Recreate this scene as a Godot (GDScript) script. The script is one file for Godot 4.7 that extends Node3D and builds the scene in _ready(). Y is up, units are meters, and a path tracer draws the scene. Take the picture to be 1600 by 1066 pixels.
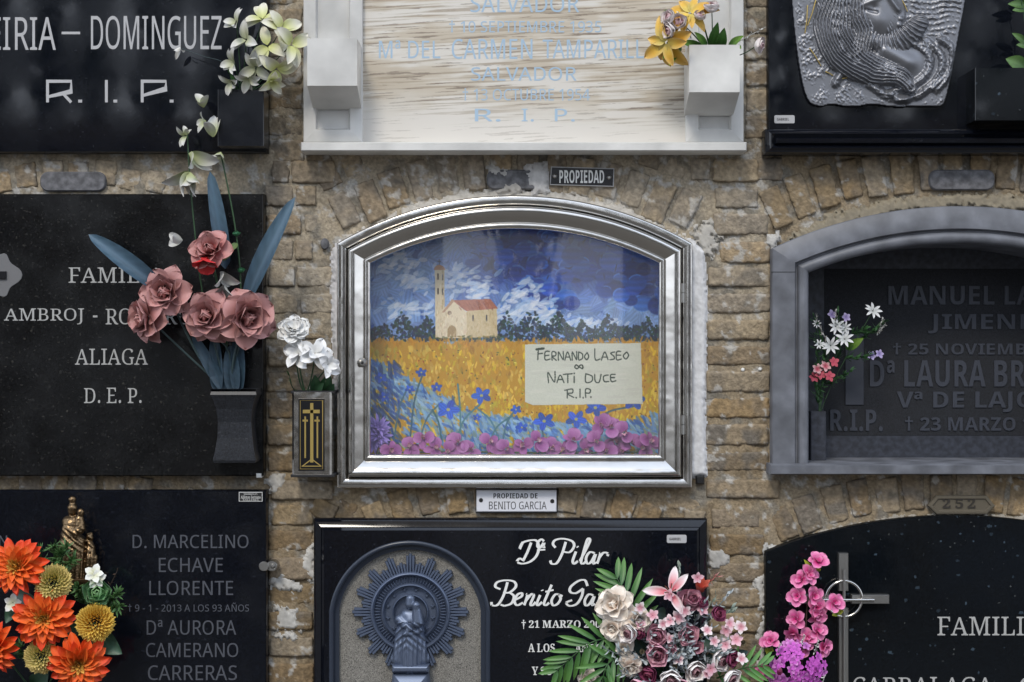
extends Node3D
# A wall of burial niches: brick piers and arches, memorial slabs, a glazed steel niche door, vases and flowers.
# Layout units are "wall units" of 1.25 mm; P() turns them (x right, y down) plus a depth z in metres into a point.
const S := 0.00125
const D := 3.5
var rng := RandomNumberGenerator.new()
var n1 := FastNoiseLite.new()
var n2 := FastNoiseLite.new()
var n3 := FastNoiseLite.new()
var n4 := FastNoiseLite.new()
var veins := 0.0
var M := {}
var taken := {}
var cache := {}
var arches := {}

class MB:
	var v := PackedVector3Array()
	var n := PackedVector3Array()
	var c := PackedColorArray()
	var t := PackedVector2Array()
	var ix := PackedInt32Array()
	func add(p: Vector3, nn: Vector3, col := Color.WHITE, uv := Vector2.ZERO) -> int:
		v.append(p); n.append(nn); c.append(col); t.append(uv)
		return v.size() - 1
	func tri(a: int, b: int, d: int) -> void:   # counter-clockwise seen from outside
		ix.append(a); ix.append(d); ix.append(b)
	func quad(a: int, b: int, d: int, e: int) -> void:
		tri(a, b, d); tri(a, d, e)
	func flat(a: Vector3, b: Vector3, d: Vector3, e: Vector3, col := Color.WHITE) -> void:
		var nn := (b - a).cross(e - a).normalized()
		quad(add(a, nn, col), add(b, nn, col), add(d, nn, col), add(e, nn, col))
	func grid(pts: PackedVector3Array, cols: PackedColorArray, nx: int, ny: int, uvs := PackedVector2Array(), keep := PackedByteArray()) -> void:
		var b := v.size()
		for j in ny:
			for i in nx:
				var k := j * nx + i
				var r := pts[j * nx + mini(i + 1, nx - 1)] - pts[j * nx + maxi(i - 1, 0)]
				var u := pts[maxi(j - 1, 0) * nx + i] - pts[mini(j + 1, ny - 1) * nx + i]
				v.append(pts[k]); n.append(r.cross(u).normalized()); c.append(cols[k] if cols.size() else Color.WHITE)
				t.append(uvs[k] if uvs.size() else Vector2(float(i) / (nx - 1), float(j) / (ny - 1)))
		for j in ny - 1:
			for i in nx - 1:
				var k := j * nx + i
				if keep.size() and not (keep[k] or keep[k + 1] or keep[k + nx] or keep[k + nx + 1]):
					continue
				quad(b + k, b + k + nx, b + k + nx + 1, b + k + 1)
	func join(o: ArrayMesh, x: Transform3D) -> void:
		var a := o.surface_get_arrays(0)
		var b := v.size()
		var av: PackedVector3Array = a[Mesh.ARRAY_VERTEX]
		var an: PackedVector3Array = a[Mesh.ARRAY_NORMAL]
		var ac: PackedColorArray = a[Mesh.ARRAY_COLOR]
		var ai: PackedInt32Array = a[Mesh.ARRAY_INDEX]
		for k in av.size():
			v.append(x * av[k]); n.append((x.basis * an[k]).normalized()); c.append(ac[k]); t.append(Vector2.ZERO)
		for k in ai:
			ix.append(b + k)
	func mesh() -> ArrayMesh:
		var a := []
		a.resize(Mesh.ARRAY_MAX)
		a[Mesh.ARRAY_VERTEX] = v; a[Mesh.ARRAY_NORMAL] = n; a[Mesh.ARRAY_COLOR] = c; a[Mesh.ARRAY_TEX_UV] = t; a[Mesh.ARRAY_INDEX] = ix
		var m := ArrayMesh.new()
		m.add_surface_from_arrays(Mesh.PRIMITIVE_TRIANGLES, a)
		return m

func P(x: float, y: float, z := 0.0) -> Vector3:
	var k := (D - z) / D * S
	return Vector3((x - 800.0) * k, (533.0 - y) * k, z)

# ---------- naming and parenting
func numbered(called: String) -> String:
	if not taken.has(called):
		taken[called] = 0
		return called
	taken[called] += 1
	return "%s_%03d" % [called, taken[called]]

func thing(called: String, label: String, category: String, at: Vector3, group := "") -> Node3D:
	var o := Node3D.new()
	o.name = numbered(called)
	add_child(o)
	o.position = at
	o.set_meta("label", label)
	o.set_meta("category", category)
	if group:
		o.set_meta("group", group)
	return o

# a part whose mesh is given in world coordinates (or placed by xf); shadows are on by default
func put(parent: Node3D, mesh: Mesh, called: String, mat: Material, xf := Transform3D()) -> MeshInstance3D:
	var o := MeshInstance3D.new()
	o.name = called
	o.mesh = mesh
	o.material_override = mat
	parent.add_child(o, true)
	o.transform = parent.global_transform.affine_inverse() * xf
	return o

func hub(parent: Node3D, called: String, xf: Transform3D) -> Node3D:
	var o := Node3D.new()
	o.name = called
	parent.add_child(o, true)
	o.transform = parent.global_transform.affine_inverse() * xf
	return o

# ---------- materials
func std(col: Color, rough: float, metal := 0.0) -> StandardMaterial3D:   # col is linear
	var m := StandardMaterial3D.new()
	m.albedo_color = col.linear_to_srgb()
	m.roughness = rough
	m.metallic = metal
	return m

func vcol(rough: float, metal := 0.0) -> StandardMaterial3D:
	var m := std(Color.WHITE, rough, metal)
	m.vertex_color_use_as_albedo = true
	return m

func tri_tex(m: StandardMaterial3D, tex: Texture2D, per_metre: float) -> void:
	m.albedo_texture = tex
	m.uv1_triplanar = true
	m.uv1_world_triplanar = true
	m.uv1_scale = Vector3.ONE * per_metre

func speckle(size: int, base: Color, spread: float, flecks: Array, seed_no: int) -> ImageTexture:   # polished stone: linear base colour, fleck = [count, linear colour, radius]
	var r := RandomNumberGenerator.new()
	r.seed = seed_no
	var im := Image.create(size, size, false, Image.FORMAT_RGB8)
	for y in size:
		for x in size:
			var f := 1.0 + spread * (r.randf() + r.randf() - 1.0)
			im.set_pixel(x, y, Color(base.r * f, base.g * f, base.b * f).linear_to_srgb())
	for f in flecks:
		for k in int(f[0]):
			var cx := r.randi() % size
			var cy := r.randi() % size
			var rad: float = f[2] * r.randf_range(0.3, 1.0)
			var cc: Color = (f[1] as Color) * r.randf_range(0.25, 1.0)
			var sx := r.randf_range(0.6, 1.6)
			for dy in range(-int(rad) - 1, int(rad) + 2):
				for dx in range(-int(rad * sx) - 1, int(rad * sx) + 2):
					if dx * dx / (sx * sx) + dy * dy <= rad * rad * r.randf_range(0.5, 1.1):
						var q := im.get_pixel(posmod(cx + dx, size), posmod(cy + dy, size)).srgb_to_linear().lerp(cc, 0.75)
						im.set_pixel(posmod(cx + dx, size), posmod(cy + dy, size), q.linear_to_srgb())
	return ImageTexture.create_from_image(im)

func grain(size: int, freq: float, lo: float, hi: float, seed_no: int, oct := 5) -> ImageTexture:
	var n := FastNoiseLite.new()
	n.seed = seed_no
	n.frequency = freq
	n.fractal_octaves = oct
	var im := n.get_seamless_image(size, size)
	im.convert(Image.FORMAT_RGB8)
	for y in size:
		for x in size:
			var g := lo + (hi - lo) * im.get_pixel(x, y).r
			im.set_pixel(x, y, Color(g, g, g))
	return ImageTexture.create_from_image(im)

func bumps(size: int, freq: float, strength: float, seed_no: int) -> ImageTexture:
	var n := FastNoiseLite.new()
	n.seed = seed_no
	n.frequency = freq
	n.fractal_octaves = 4
	var im := n.get_seamless_image(size, size)
	im.convert(Image.FORMAT_RGBA8)
	im.bump_map_to_normal_map(strength)
	return ImageTexture.create_from_image(im)

func materials() -> void:
	var coarse := bumps(512, 0.09, 2.2, 5)
	var fine := grain(512, 0.04, 0.72, 1.0, 7, 6)
	var b := vcol(0.93)
	tri_tex(b, fine, 3.1)
	b.normal_enabled = true
	b.normal_texture = coarse
	b.normal_scale = 1.0
	M.brick = b
	var p := vcol(0.95)
	tri_tex(p, grain(512, 0.06, 0.7, 1.0, 11, 6), 4.3)
	p.normal_enabled = true
	p.normal_texture = coarse
	M.mortar = p
	var pl := vcol(0.9)
	tri_tex(pl, grain(512, 0.02, 0.86, 1.0, 13, 5), 5.0)
	M.plaster = pl
	var film := grain(512, 0.012, 0.15, 0.8, 41, 6)
	var g := std(Color.WHITE, 0.07)
	tri_tex(g, speckle(512, Color(0.0045, 0.0055, 0.009), 0.9, [[1600, Color(0.03, 0.033, 0.04), 1.2]], 1), 1.4)
	M.granite_black = g
	g = std(Color.WHITE, 0.2)
	tri_tex(g, speckle(512, Color(0.0065, 0.0068, 0.0075), 1.0, [[4500, Color(0.025, 0.025, 0.025), 1.6], [2600, Color(0.07, 0.066, 0.056), 1.1]], 2), 1.25)
	M.granite_grey = g
	g = std(Color.WHITE, 0.1)
	tri_tex(g, speckle(512, Color(0.004, 0.0055, 0.0075), 0.8, [[170, Color(0.06, 0.09, 0.12), 3.2], [260, Color(0.14, 0.15, 0.14), 1.4]], 3), 1.6)
	M.granite_blue = g
	g = std(Color.WHITE, 0.4)
	tri_tex(g, speckle(256, Color(0.016, 0.018, 0.023), 1.0, [[1500, Color(0.07, 0.072, 0.08), 1.1]], 9), 2.6)
	M.granite_vase = g
	g = std(Color.WHITE, 0.18)
	tri_tex(g, speckle(256, Color(0.0045, 0.0056, 0.009), 0.5, [[700, Color(0.018, 0.021, 0.03), 1.1]], 4), 1.6)
	M.granite_navy = g
	for k in ["granite_black", "granite_grey", "granite_blue", "granite_navy"]:
		M[k].roughness *= 2.0
		M[k].roughness_texture = film
	g = std(Color.WHITE, 0.85)
	tri_tex(g, speckle(512, Color(0.2, 0.19, 0.17), 1.0, [[9000, Color(0.42, 0.4, 0.36), 1.2], [7000, Color(0.05, 0.05, 0.05), 1.2]], 6), 2.4)
	M.granite_pitted = g
	g = std(Color(0.76, 0.75, 0.72), 0.35)
	tri_tex(g, grain(512, 0.006, 0.78, 1.0, 21, 5), 1.9)
	M.marble = g
	g = std(Color(0.19, 0.2, 0.23), 0.5)
	tri_tex(g, grain(512, 0.012, 0.6, 1.0, 22, 6), 2.1)
	M.bluestone = g
	g = std(Color(0.055, 0.062, 0.085), 0.45)
	tri_tex(g, grain(512, 0.05, 0.55, 1.0, 23, 6), 2.3)
	M.slate = g
	g = std(Color(0.02, 0.023, 0.032), 0.8)
	tri_tex(g, speckle(256, Color(0.5, 0.5, 0.5), 0.9, [[900, Color(1, 1, 1), 1.0]], 8), 3.0)
	M.slate_pitted = g
	g = std(Color(0.62, 0.6, 0.57), 0.36, 1.0)
	g.roughness_texture = grain(256, 0.03, 0.25, 0.75, 25)
	g.normal_enabled = true
	g.normal_texture = bumps(256, 0.012, 3.0, 26)
	g.normal_scale = 0.25
	g.uv1_triplanar = true
	g.uv1_world_triplanar = true
	g.uv1_scale = Vector3.ONE * 2.0
	M.steel = g
	M.slate_letter = std(Color(0.036, 0.041, 0.056), 0.5)
	M.etched = std(Color(0.15, 0.15, 0.155), 0.8)
	M.honed = std(Color(0.026, 0.034, 0.052), 0.3)
	M.steel_dull = std(Color(0.4, 0.39, 0.37), 0.38, 1.0)
	M.bronze = std(Color(0.2, 0.135, 0.075), 0.34, 1.0)
	M.pewter = std(Color(0.22, 0.225, 0.245), 0.42, 0.7)
	M.lead = std(Color(0.12, 0.15, 0.22), 0.42, 0.55)
	M.silver_paint = std(Color(0.42, 0.42, 0.43), 0.6)
	M.white_paint = std(Color(0.75, 0.75, 0.73), 0.6)
	M.grey_engraved = std(Color(0.06, 0.065, 0.08), 0.7)
	M.thin_engraved = std(Color(0.38, 0.38, 0.37), 0.7)
	M.blue_engraved = std(Color(0.36, 0.49, 0.62), 0.7)
	M.black_enamel = std(Color(0.005, 0.005, 0.007), 0.3)
	M.white_enamel = std(Color(0.7, 0.71, 0.76), 0.2)
	M.black_paint = std(Color(0.015, 0.015, 0.017), 0.5)
	M.gold = std(Color(0.52, 0.38, 0.12), 0.35, 0.6)
	M.cement = std(Color(0.2, 0.2, 0.215), 0.9)
	(M.cement as StandardMaterial3D).albedo_texture = null
	tri_tex(M.cement, grain(256, 0.03, 0.6, 1.0, 31), 6.0)
	M.plastic_dark = std(Color(0.012, 0.012, 0.013), 0.4)
	var pt := vcol(0.62)
	pt.backlight_enabled = true
	pt.backlight = Color(0.16, 0.16, 0.16)
	M.petal = pt
	M.leaf = vcol(0.45)
	M.stem = std(Color(0.03, 0.075, 0.03), 0.5)
	M.stem_grey = std(Color(0.035, 0.06, 0.065), 0.5)
	var gl := std(Color(1, 1, 1), 0.02)
	gl.albedo_color.a = 0.04
	gl.transparency = BaseMaterial3D.TRANSPARENCY_ALPHA
	M.glass = gl

# ---------- shapes
func area2(poly: PackedVector2Array) -> float:
	var a := 0.0
	for i in poly.size():
		var p := poly[i]
		var q := poly[(i + 1) % poly.size()]
		a += p.x * q.y - q.x * p.y
	return a

func orient(poly: PackedVector2Array) -> PackedVector2Array:   # counter-clockwise as seen (y runs down, so negative area)
	if area2(poly) > 0.0:
		poly.reverse()
	return poly

func inset(poly: PackedVector2Array, d: float) -> PackedVector2Array:   # poly oriented by orient()
	if arches.has(poly):   # an arch stays an arch: parallel jambs and a concentric curve
		var q: Array = arches[poly]
		var h: float = (q[1] - q[0]) / 2.0
		var rise: float = q[3] - q[4]
		var r: float = (h * h + rise * rise) / (2.0 * rise)
		return arch(q[0] + d, q[1] - d, q[2] - d, q[4] + r - sqrt((r - d) * (r - d) - (h - d) * (h - d)), q[4] + d, q[5])
	var out := PackedVector2Array()
	var n := poly.size()
	for i in n:
		var a := (poly[i] - poly[(i + n - 1) % n]).normalized()
		var b := (poly[(i + 1) % n] - poly[i]).normalized()
		var na := Vector2(a.y, -a.x)
		var nb := Vector2(b.y, -b.x)
		var m := (na + nb).normalized()
		out.append(poly[i] + m * d / maxf(0.3, m.dot(na)))
	return out

func rect(x0: float, y0: float, x1: float, y1: float) -> PackedVector2Array:
	return orient(PackedVector2Array([Vector2(x0, y1), Vector2(x1, y1), Vector2(x1, y0), Vector2(x0, y0)]))

func arch(x0: float, x1: float, ybot: float, yspring: float, ypeak: float, n := 40) -> PackedVector2Array:
	var out := PackedVector2Array([Vector2(x0, ybot), Vector2(x1, ybot)])
	var h := (x1 - x0) / 2.0
	var rise := yspring - ypeak
	var r := (h * h + rise * rise) / (2.0 * rise)
	var a := asin(minf(1.0, h / r))
	for i in n + 1:
		var f := a - 2.0 * a * i / n
		out.append(Vector2((x0 + x1) / 2.0 + r * sin(f), ypeak + r - r * cos(f)))
	out = orient(out)
	arches[out] = [x0, x1, ybot, yspring, ypeak, n]
	return out

# sweeps a profile of (inset, z) round a closed outline; zref is the depth whose perspective the outline was read at
func sweep(mb: MB, poly: PackedVector2Array, prof: Array, zref: float, open_foot := false) -> void:
	var n := poly.size()
	var rings := []
	for q in prof:
		var ring := inset(poly, q.x)
		if open_foot:   # jambs that stand square on a sill
			ring[0].y = poly[0].y
			ring[1].y = poly[1].y
		rings.append(ring)
	var seg := PackedVector2Array()
	for i in n:
		var b := (poly[(i + 1) % n] - poly[i]).normalized()
		seg.append(Vector2(b.y, b.x))   # inward, y up; b is y down
	var pn := []
	for j in prof.size() - 1:
		var dd: float = (prof[j + 1].x - prof[j].x) * S
		var dz: float = prof[j + 1].y - prof[j].y
		pn.append(Vector2(-dz, dd).normalized())
	for i in n:
		if open_foot and i == 0:
			continue
		var s0 := seg[i]
		var sa := seg[(i + n - 1) % n]
		var sb := seg[(i + 1) % n]
		var na := (s0 + sa).normalized() if s0.dot(sa) > 0.9 else s0
		var nb := (s0 + sb).normalized() if s0.dot(sb) > 0.9 else s0
		for j in prof.size() - 1:
			var p0: Vector2 = pn[j]
			var pa: Vector2 = (p0 + pn[j - 1]).normalized() if j > 0 and p0.dot(pn[j - 1]) > 0.6 else p0
			var pb: Vector2 = (p0 + pn[j + 1]).normalized() if j < pn.size() - 1 and p0.dot(pn[j + 1]) > 0.6 else p0
			var r0: PackedVector2Array = rings[j]
			var r1: PackedVector2Array = rings[j + 1]
			var i2 := (i + 1) % n
			var q := []
			for e in [[r0[i], j, na, pa], [r0[i2], j, nb, pa], [r1[i2], j + 1, nb, pb], [r1[i], j + 1, na, pb]]:
				var w := P(e[0].x, e[0].y, zref)
				w.z = prof[e[1]].y
				q.append(mb.add(w, Vector3(e[2].x * e[3].x, e[2].y * e[3].x, e[3].y), Color.WHITE, Vector2.ZERO))
			mb.quad(q[0], q[1], q[2], q[3])

func cap(mb: MB, poly: PackedVector2Array, z: float, zref: float, uvr := Rect2(0, 0, 1600, 1066), col := Color.WHITE) -> void:
	var tr := Geometry2D.triangulate_polygon(poly)
	var b := mb.v.size()
	for q in poly:
		var w := P(q.x, q.y, zref)
		w.z = z
		mb.add(w, Vector3(0, 0, 1), col, (q - uvr.position) / uvr.size)
	for k in range(0, tr.size(), 3):
		var a := poly[tr[k]]
		var c := poly[tr[k + 1]]
		var d := poly[tr[k + 2]]
		if (c - a).cross(d - a) < 0.0:
			mb.tri(b + tr[k], b + tr[k + 1], b + tr[k + 2])
		else:
			mb.tri(b + tr[k], b + tr[k + 2], b + tr[k + 1])

func prism(poly: PackedVector2Array, z0: float, z1: float, bevel := 1.0, uvr := Rect2(0, 0, 1600, 1066), bevel_z := -1.0) -> ArrayMesh:
	var mb := MB.new()
	poly = orient(poly)
	var bz := bevel * S if bevel_z < 0.0 else bevel_z
	sweep(mb, poly, [Vector2(0, z0), Vector2(0, z1 - bz), Vector2(bevel, z1)], z1)
	cap(mb, inset(poly, bevel), z1, z1, uvr)
	return mb.mesh()

# strokes of lettering or wire ornament: a flat raised ribbon along a polyline
func ribbon(mb: MB, pts: PackedVector2Array, w: float, z0: float, z1: float, contrast := 0.0) -> void:
	var n := pts.size()
	var l := PackedVector2Array()
	var r := PackedVector2Array()
	for i in n:
		var d := (pts[mini(i + 1, n - 1)] - pts[maxi(i - 1, 0)]).normalized()
		var m := Vector2(-d.y, d.x)
		if i > 0 and i < n - 1:
			var a := (pts[i] - pts[i - 1]).normalized()
			m /= maxf(0.5, Vector2(-a.y, a.x).dot(m))
		var ww := w * 0.5 * (1.0 - contrast + contrast * absf(d.y))
		l.append(pts[i] + m * ww)
		r.append(pts[i] - m * ww)
	var ztop := z1 + rng.randf() * 0.0002
	for i in n - 1:
		z1 = ztop + i * 0.000004
		mb.flat(P(l[i].x, l[i].y, z1), P(l[i + 1].x, l[i + 1].y, z1), P(r[i + 1].x, r[i + 1].y, z1), P(r[i].x, r[i].y, z1))
		mb.flat(P(l[i].x, l[i].y, z0), P(l[i + 1].x, l[i + 1].y, z0), P(l[i + 1].x, l[i + 1].y, z1), P(l[i].x, l[i].y, z1))
		mb.flat(P(r[i + 1].x, r[i + 1].y, z0), P(r[i].x, r[i].y, z0), P(r[i].x, r[i].y, z1), P(r[i + 1].x, r[i + 1].y, z1))

func smooth(pts: Array, step := 6) -> PackedVector2Array:   # Catmull-Rom through [x, y] pairs
	var out := PackedVector2Array()
	var n := pts.size()
	for i in n - 1:
		var p0 := Vector2(pts[maxi(i - 1, 0)][0], pts[maxi(i - 1, 0)][1])
		var p1 := Vector2(pts[i][0], pts[i][1])
		var p2 := Vector2(pts[i + 1][0], pts[i + 1][1])
		var p3 := Vector2(pts[mini(i + 2, n - 1)][0], pts[mini(i + 2, n - 1)][1])
		for k in step:
			out.append(p1.cubic_interpolate(p2, p0, p3, float(k) / step))
	out.append(Vector2(pts[n - 1][0], pts[n - 1][1]))
	return out

func tube(mb: MB, pts: PackedVector3Array, r0: float, r1: float, sides := 6, col := Color.WHITE) -> void:
	var n := pts.size()
	var ref := Vector3(0.13, 0.31, 0.94).normalized()
	var b := mb.v.size()
	for i in n:
		var d := (pts[mini(i + 1, n - 1)] - pts[maxi(i - 1, 0)]).normalized()
		var u := d.cross(ref).normalized()
		var w := d.cross(u).normalized()
		var r := lerpf(r0, r1, float(i) / maxi(1, n - 1))
		for k in sides:
			var a := TAU * k / sides
			var nn := u * cos(a) + w * sin(a)
			mb.add(pts[i] + nn * r, nn, col)
	for i in n - 1:
		for k in sides:
			var k2 := (k + 1) % sides
			mb.quad(b + i * sides + k, b + i * sides + k2, b + (i + 1) * sides + k2, b + (i + 1) * sides + k)

func curve3(a: Array, step := 6) -> PackedVector3Array:
	var out := PackedVector3Array()
	var n := a.size()
	for i in n - 1:
		for k in step:
			out.append((a[i] as Vector3).cubic_interpolate(a[i + 1], a[maxi(i - 1, 0)], a[mini(i + 2, n - 1)], float(k) / step))
	out.append(a[n - 1])
	return out

func stem(parent: Node3D, a: Array, r: float, mat: Material, called := "stem") -> void:
	var mb := MB.new()
	tube(mb, curve3(a), r, r * 0.8, 6)
	put(parent, mb.mesh(), called, mat)

# lettering fitted into a box of wall units
func text(parent: Node3D, s: String, x0: float, y0: float, x1: float, y1: float, z: float, mat: Material, serif := false, bold := false, raise := 0.0006) -> void:
	var f := SystemFont.new()
	f.font_names = PackedStringArray(["Droid Serif" if serif else "Droid Sans"])
	f.font_weight = 700 if bold else 400
	var t := TextMesh.new()
	t.text = s
	t.font = f
	t.font_size = 48
	t.pixel_size = 0.001
	t.depth = 0.002
	t.curve_step = 1.5
	var bb := t.get_aabb()
	var a := P(x0, y1, z)
	var b := P(x1, y0, z)
	var sc := Vector3((b.x - a.x) / bb.size.x, (b.y - a.y) / bb.size.y, raise * 2.0 / 0.002)
	var x := Transform3D(Basis.from_scale(sc), Vector3(a.x - bb.position.x * sc.x, a.y - bb.position.y * sc.y, z))
	put(parent, t, "lettering", mat, x)

# a screw head
func screw(parent: Node3D, x: float, y: float, z: float, r: float, mat: Material, called := "screw") -> void:
	var poly := PackedVector2Array()
	for k in 12:
		poly.append(Vector2(x + r * cos(TAU * k / 12), y + r * sin(TAU * k / 12)))
	put(parent, prism(poly, z - 0.001, z + r * S * 0.6, r * 0.5), called, mat)

# smooth-joined tapered capsules meshed as surface nets: bones = [a, b, ra, rb]
func nets(bones: Array, blend: float, cell: float, fold: Callable) -> ArrayMesh:
	var lo := Vector3.ONE * 1e9
	var hi := -lo
	for q in bones:
		for e in [[q[0], q[2]], [q[1], q[3]]]:
			lo = lo.min(e[0] - Vector3.ONE * (e[1] + 2.5 * cell))
			hi = hi.max(e[0] + Vector3.ONE * (e[1] + 2.5 * cell))
	var nx := int((hi.x - lo.x) / cell) + 2
	var ny := int((hi.y - lo.y) / cell) + 2
	var nzz := int((hi.z - lo.z) / cell) + 2
	var f := PackedFloat32Array()
	f.resize(nx * ny * nzz)
	for k in nzz:
		for j in ny:
			for i in nx:
				var p := lo + Vector3(i, j, k) * cell
				var d := 1e9
				for q in bones:
					var a: Vector3 = q[0]
					var ab: Vector3 = q[1] - a
					var h := clampf((p - a).dot(ab) / maxf(1e-9, ab.length_squared()), 0.0, 1.0)
					var e := (p - a - ab * h).length() - lerpf(q[2], q[3], h)
					var m := maxf(blend - absf(d - e), 0.0) / blend
					d = minf(d, e) - m * m * blend * 0.25
				if fold.is_valid() and absf(d) < cell * 3.0:
					d += fold.call(p)
				f[(k * ny + j) * nx + i] = d
	var id := PackedInt32Array()
	id.resize(nx * ny * nzz)
	id.fill(-1)
	var mb := MB.new()
	for k in nzz - 1:
		for j in ny - 1:
			for i in nx - 1:
				var acc := Vector3.ZERO
				var cnt := 0
				for e in [[0,0,0,1,0,0],[0,1,0,1,1,0],[0,0,1,1,0,1],[0,1,1,1,1,1],[0,0,0,0,1,0],[1,0,0,1,1,0],[0,0,1,0,1,1],[1,0,1,1,1,1],[0,0,0,0,0,1],[1,0,0,1,0,1],[0,1,0,0,1,1],[1,1,0,1,1,1]]:
					var a := f[((k + e[2]) * ny + j + e[1]) * nx + i + e[0]]
					var b := f[((k + e[5]) * ny + j + e[4]) * nx + i + e[3]]
					if (a < 0.0) != (b < 0.0):
						var t := a / (a - b)
						acc += Vector3(e[0], e[1], e[2]).lerp(Vector3(e[3], e[4], e[5]), t)
						cnt += 1
				if cnt:
					var at := (k * ny + j) * nx + i
					var g := Vector3(f[at + 1] - f[at], f[at + nx] - f[at], f[at + nx * ny] - f[at])
					id[at] = mb.add(lo + (Vector3(i, j, k) + acc / cnt) * cell, g.normalized())
	for k in range(1, nzz - 1):
		for j in range(1, ny - 1):
			for i in range(1, nx - 1):
				var at := (k * ny + j) * nx + i
				for ax in 3:
					var st: int = [1, nx, nx * ny][ax]
					var u: int = [nx, nx * ny, 1][ax]
					var w: int = [nx * ny, 1, nx][ax]
					if (f[at] < 0.0) != (f[at + st] < 0.0):
						var q := [id[at - u - w], id[at - w], id[at], id[at - u]]
						if q.min() < 0:
							continue
						if f[at] < 0.0:
							mb.quad(q[0], q[1], q[2], q[3])
						else:
							mb.quad(q[3], q[2], q[1], q[0])
	return mb.mesh()

# ---------- the brick wall
var covers: Array[Rect2] = [Rect2(-200, -200, 605, 430), Rect2(485, -200, 668, 425), Rect2(1215, -200, 700, 428), Rect2(-200, 315, 600, 418), Rect2(-200, 778, 605, 500), Rect2(545, 400, 520, 345), Rect2(502, 826, 590, 400), Rect2(1225, 400, 640, 330), Rect2(1210, 880, 640, 400)]

func covered(x: float, y: float) -> bool:
	for r in covers:
		if r.has_point(Vector2(x, y)):
			return true
	var dx := x - 804.0
	if absf(dx) < 250.0 and y < 500.0 and y > 856.0 - sqrt(551.0 * 551.0 - dx * dx) + 20.0:
		return true
	dx = x - 1500.0
	if absf(dx) < 280.0 and y < 500.0 and y > 979.0 - sqrt(657.0 * 657.0 - dx * dx) + 20.0:
		return true
	dx = x - 1490.0
	return absf(dx) < 280.0 and y > 1464.0 - sqrt(657.0 * 657.0 - dx * dx) + 20.0 and y > 800.0

# how pale (0) or earthy (1) the wall is at a spot: pale in the upper middle, browner below and to the right
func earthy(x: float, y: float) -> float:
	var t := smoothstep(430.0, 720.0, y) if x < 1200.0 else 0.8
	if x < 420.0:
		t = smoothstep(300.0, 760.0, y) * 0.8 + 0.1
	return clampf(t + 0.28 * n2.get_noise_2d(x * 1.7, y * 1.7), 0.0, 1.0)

func brick(parent: Node3D, cx: float, cy: float, w: float, h: float, ang := 0.0, lime := 0.0, zoff := 0.0, tint := -1.0, taper := 0.0) -> void:
	var st := 2.1
	var nx := int(w / st) + 3
	var ny := int(h / st) + 3
	var pts := PackedVector3Array()
	var cols := PackedColorArray()
	var sd := rng.randf() * 900.0
	var z0 := zoff + rng.randf_range(-0.0025, 0.0025)
	var ca := cos(ang)
	var sa := sin(ang)
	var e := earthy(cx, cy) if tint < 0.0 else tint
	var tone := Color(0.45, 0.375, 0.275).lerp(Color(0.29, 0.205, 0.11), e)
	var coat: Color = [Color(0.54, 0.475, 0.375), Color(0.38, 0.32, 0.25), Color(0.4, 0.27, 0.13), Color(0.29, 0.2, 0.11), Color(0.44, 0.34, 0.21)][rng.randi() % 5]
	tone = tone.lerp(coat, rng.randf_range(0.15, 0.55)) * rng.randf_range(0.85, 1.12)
	var other := tone.lerp(Color(0.2, 0.18, 0.155), rng.randf_range(0.3, 0.85))
	var tilt := Vector2(rng.randf_range(-0.002, 0.002), rng.randf_range(-0.002, 0.002))
	for j in ny:
		for i in nx:
			var u := clampf((i - 1.0) / (nx - 3.0), 0.0, 1.0) * 2.0 - 1.0
			var v := clampf((j - 1.0) / (ny - 3.0), 0.0, 1.0) * 2.0 - 1.0
			var rim := i == 0 or j == 0 or i == nx - 1 or j == ny - 1
			var lx := u * w * 0.5 * (1.0 - 0.02 * pow(absf(v), 12.0) + taper * v)
			var ly := v * h * 0.5 * (1.0 - 0.035 * pow(absf(u), 16.0))
			var wob := 1.0 
			lx += u * n1.get_noise_3d(sd, ly * 3.0, 3.0) * 1.8 * wob
			ly += v * n1.get_noise_3d(lx * 3.0, sd, 9.0) * 1.6
			var x := cx + lx * ca - ly * sa
			var y := cy + lx * sa + ly * ca
			var edge := minf((1.0 - absf(u)) * w * 0.5, (1.0 - absf(v)) * h * 0.5)
			var z := z0 - 0.003 * exp(-edge / 1.2) + n1.get_noise_3d(x * 2.2, y * 2.2, sd) * 0.0009 + n3.get_noise_3d(x * 0.9, y * 0.9, sd) * 0.0008 + tilt.x * u + tilt.y * v
			var chip := n4.get_noise_3d(x * 1.6, y * 1.6, sd)
			z -= 0.0022 * smoothstep(0.12, 0.22, chip - edge * 0.07)
			if rim:
				z = -0.03
			pts.append(P(x, y, z))
			var mix := smoothstep(-0.15, 0.35, n2.get_noise_3d(x * 2.2, y * 2.2, sd))
			var c := tone.lerp(other, mix)
			c = c * (1.0 + 0.38 * n1.get_noise_3d(x * 6.0, y * 6.0, sd + 50.0))
			var lm := n3.get_noise_2d(x * 1.35 + 300.0, y * 1.35) + 0.5 * n1.get_noise_2d(x * 3.0, y * 3.0) + lime
			lm += 0.22 * exp(-edge / 3.5)
			c = c.lerp(Color(0.58, 0.55, 0.5), smoothstep(0.36, 0.56, lm) * 0.85)
			cols.append(c)
	var mb := MB.new()
	mb.grid(pts, cols, nx, ny)
	put(parent, mb.mesh(), "brick", M.brick)

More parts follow.
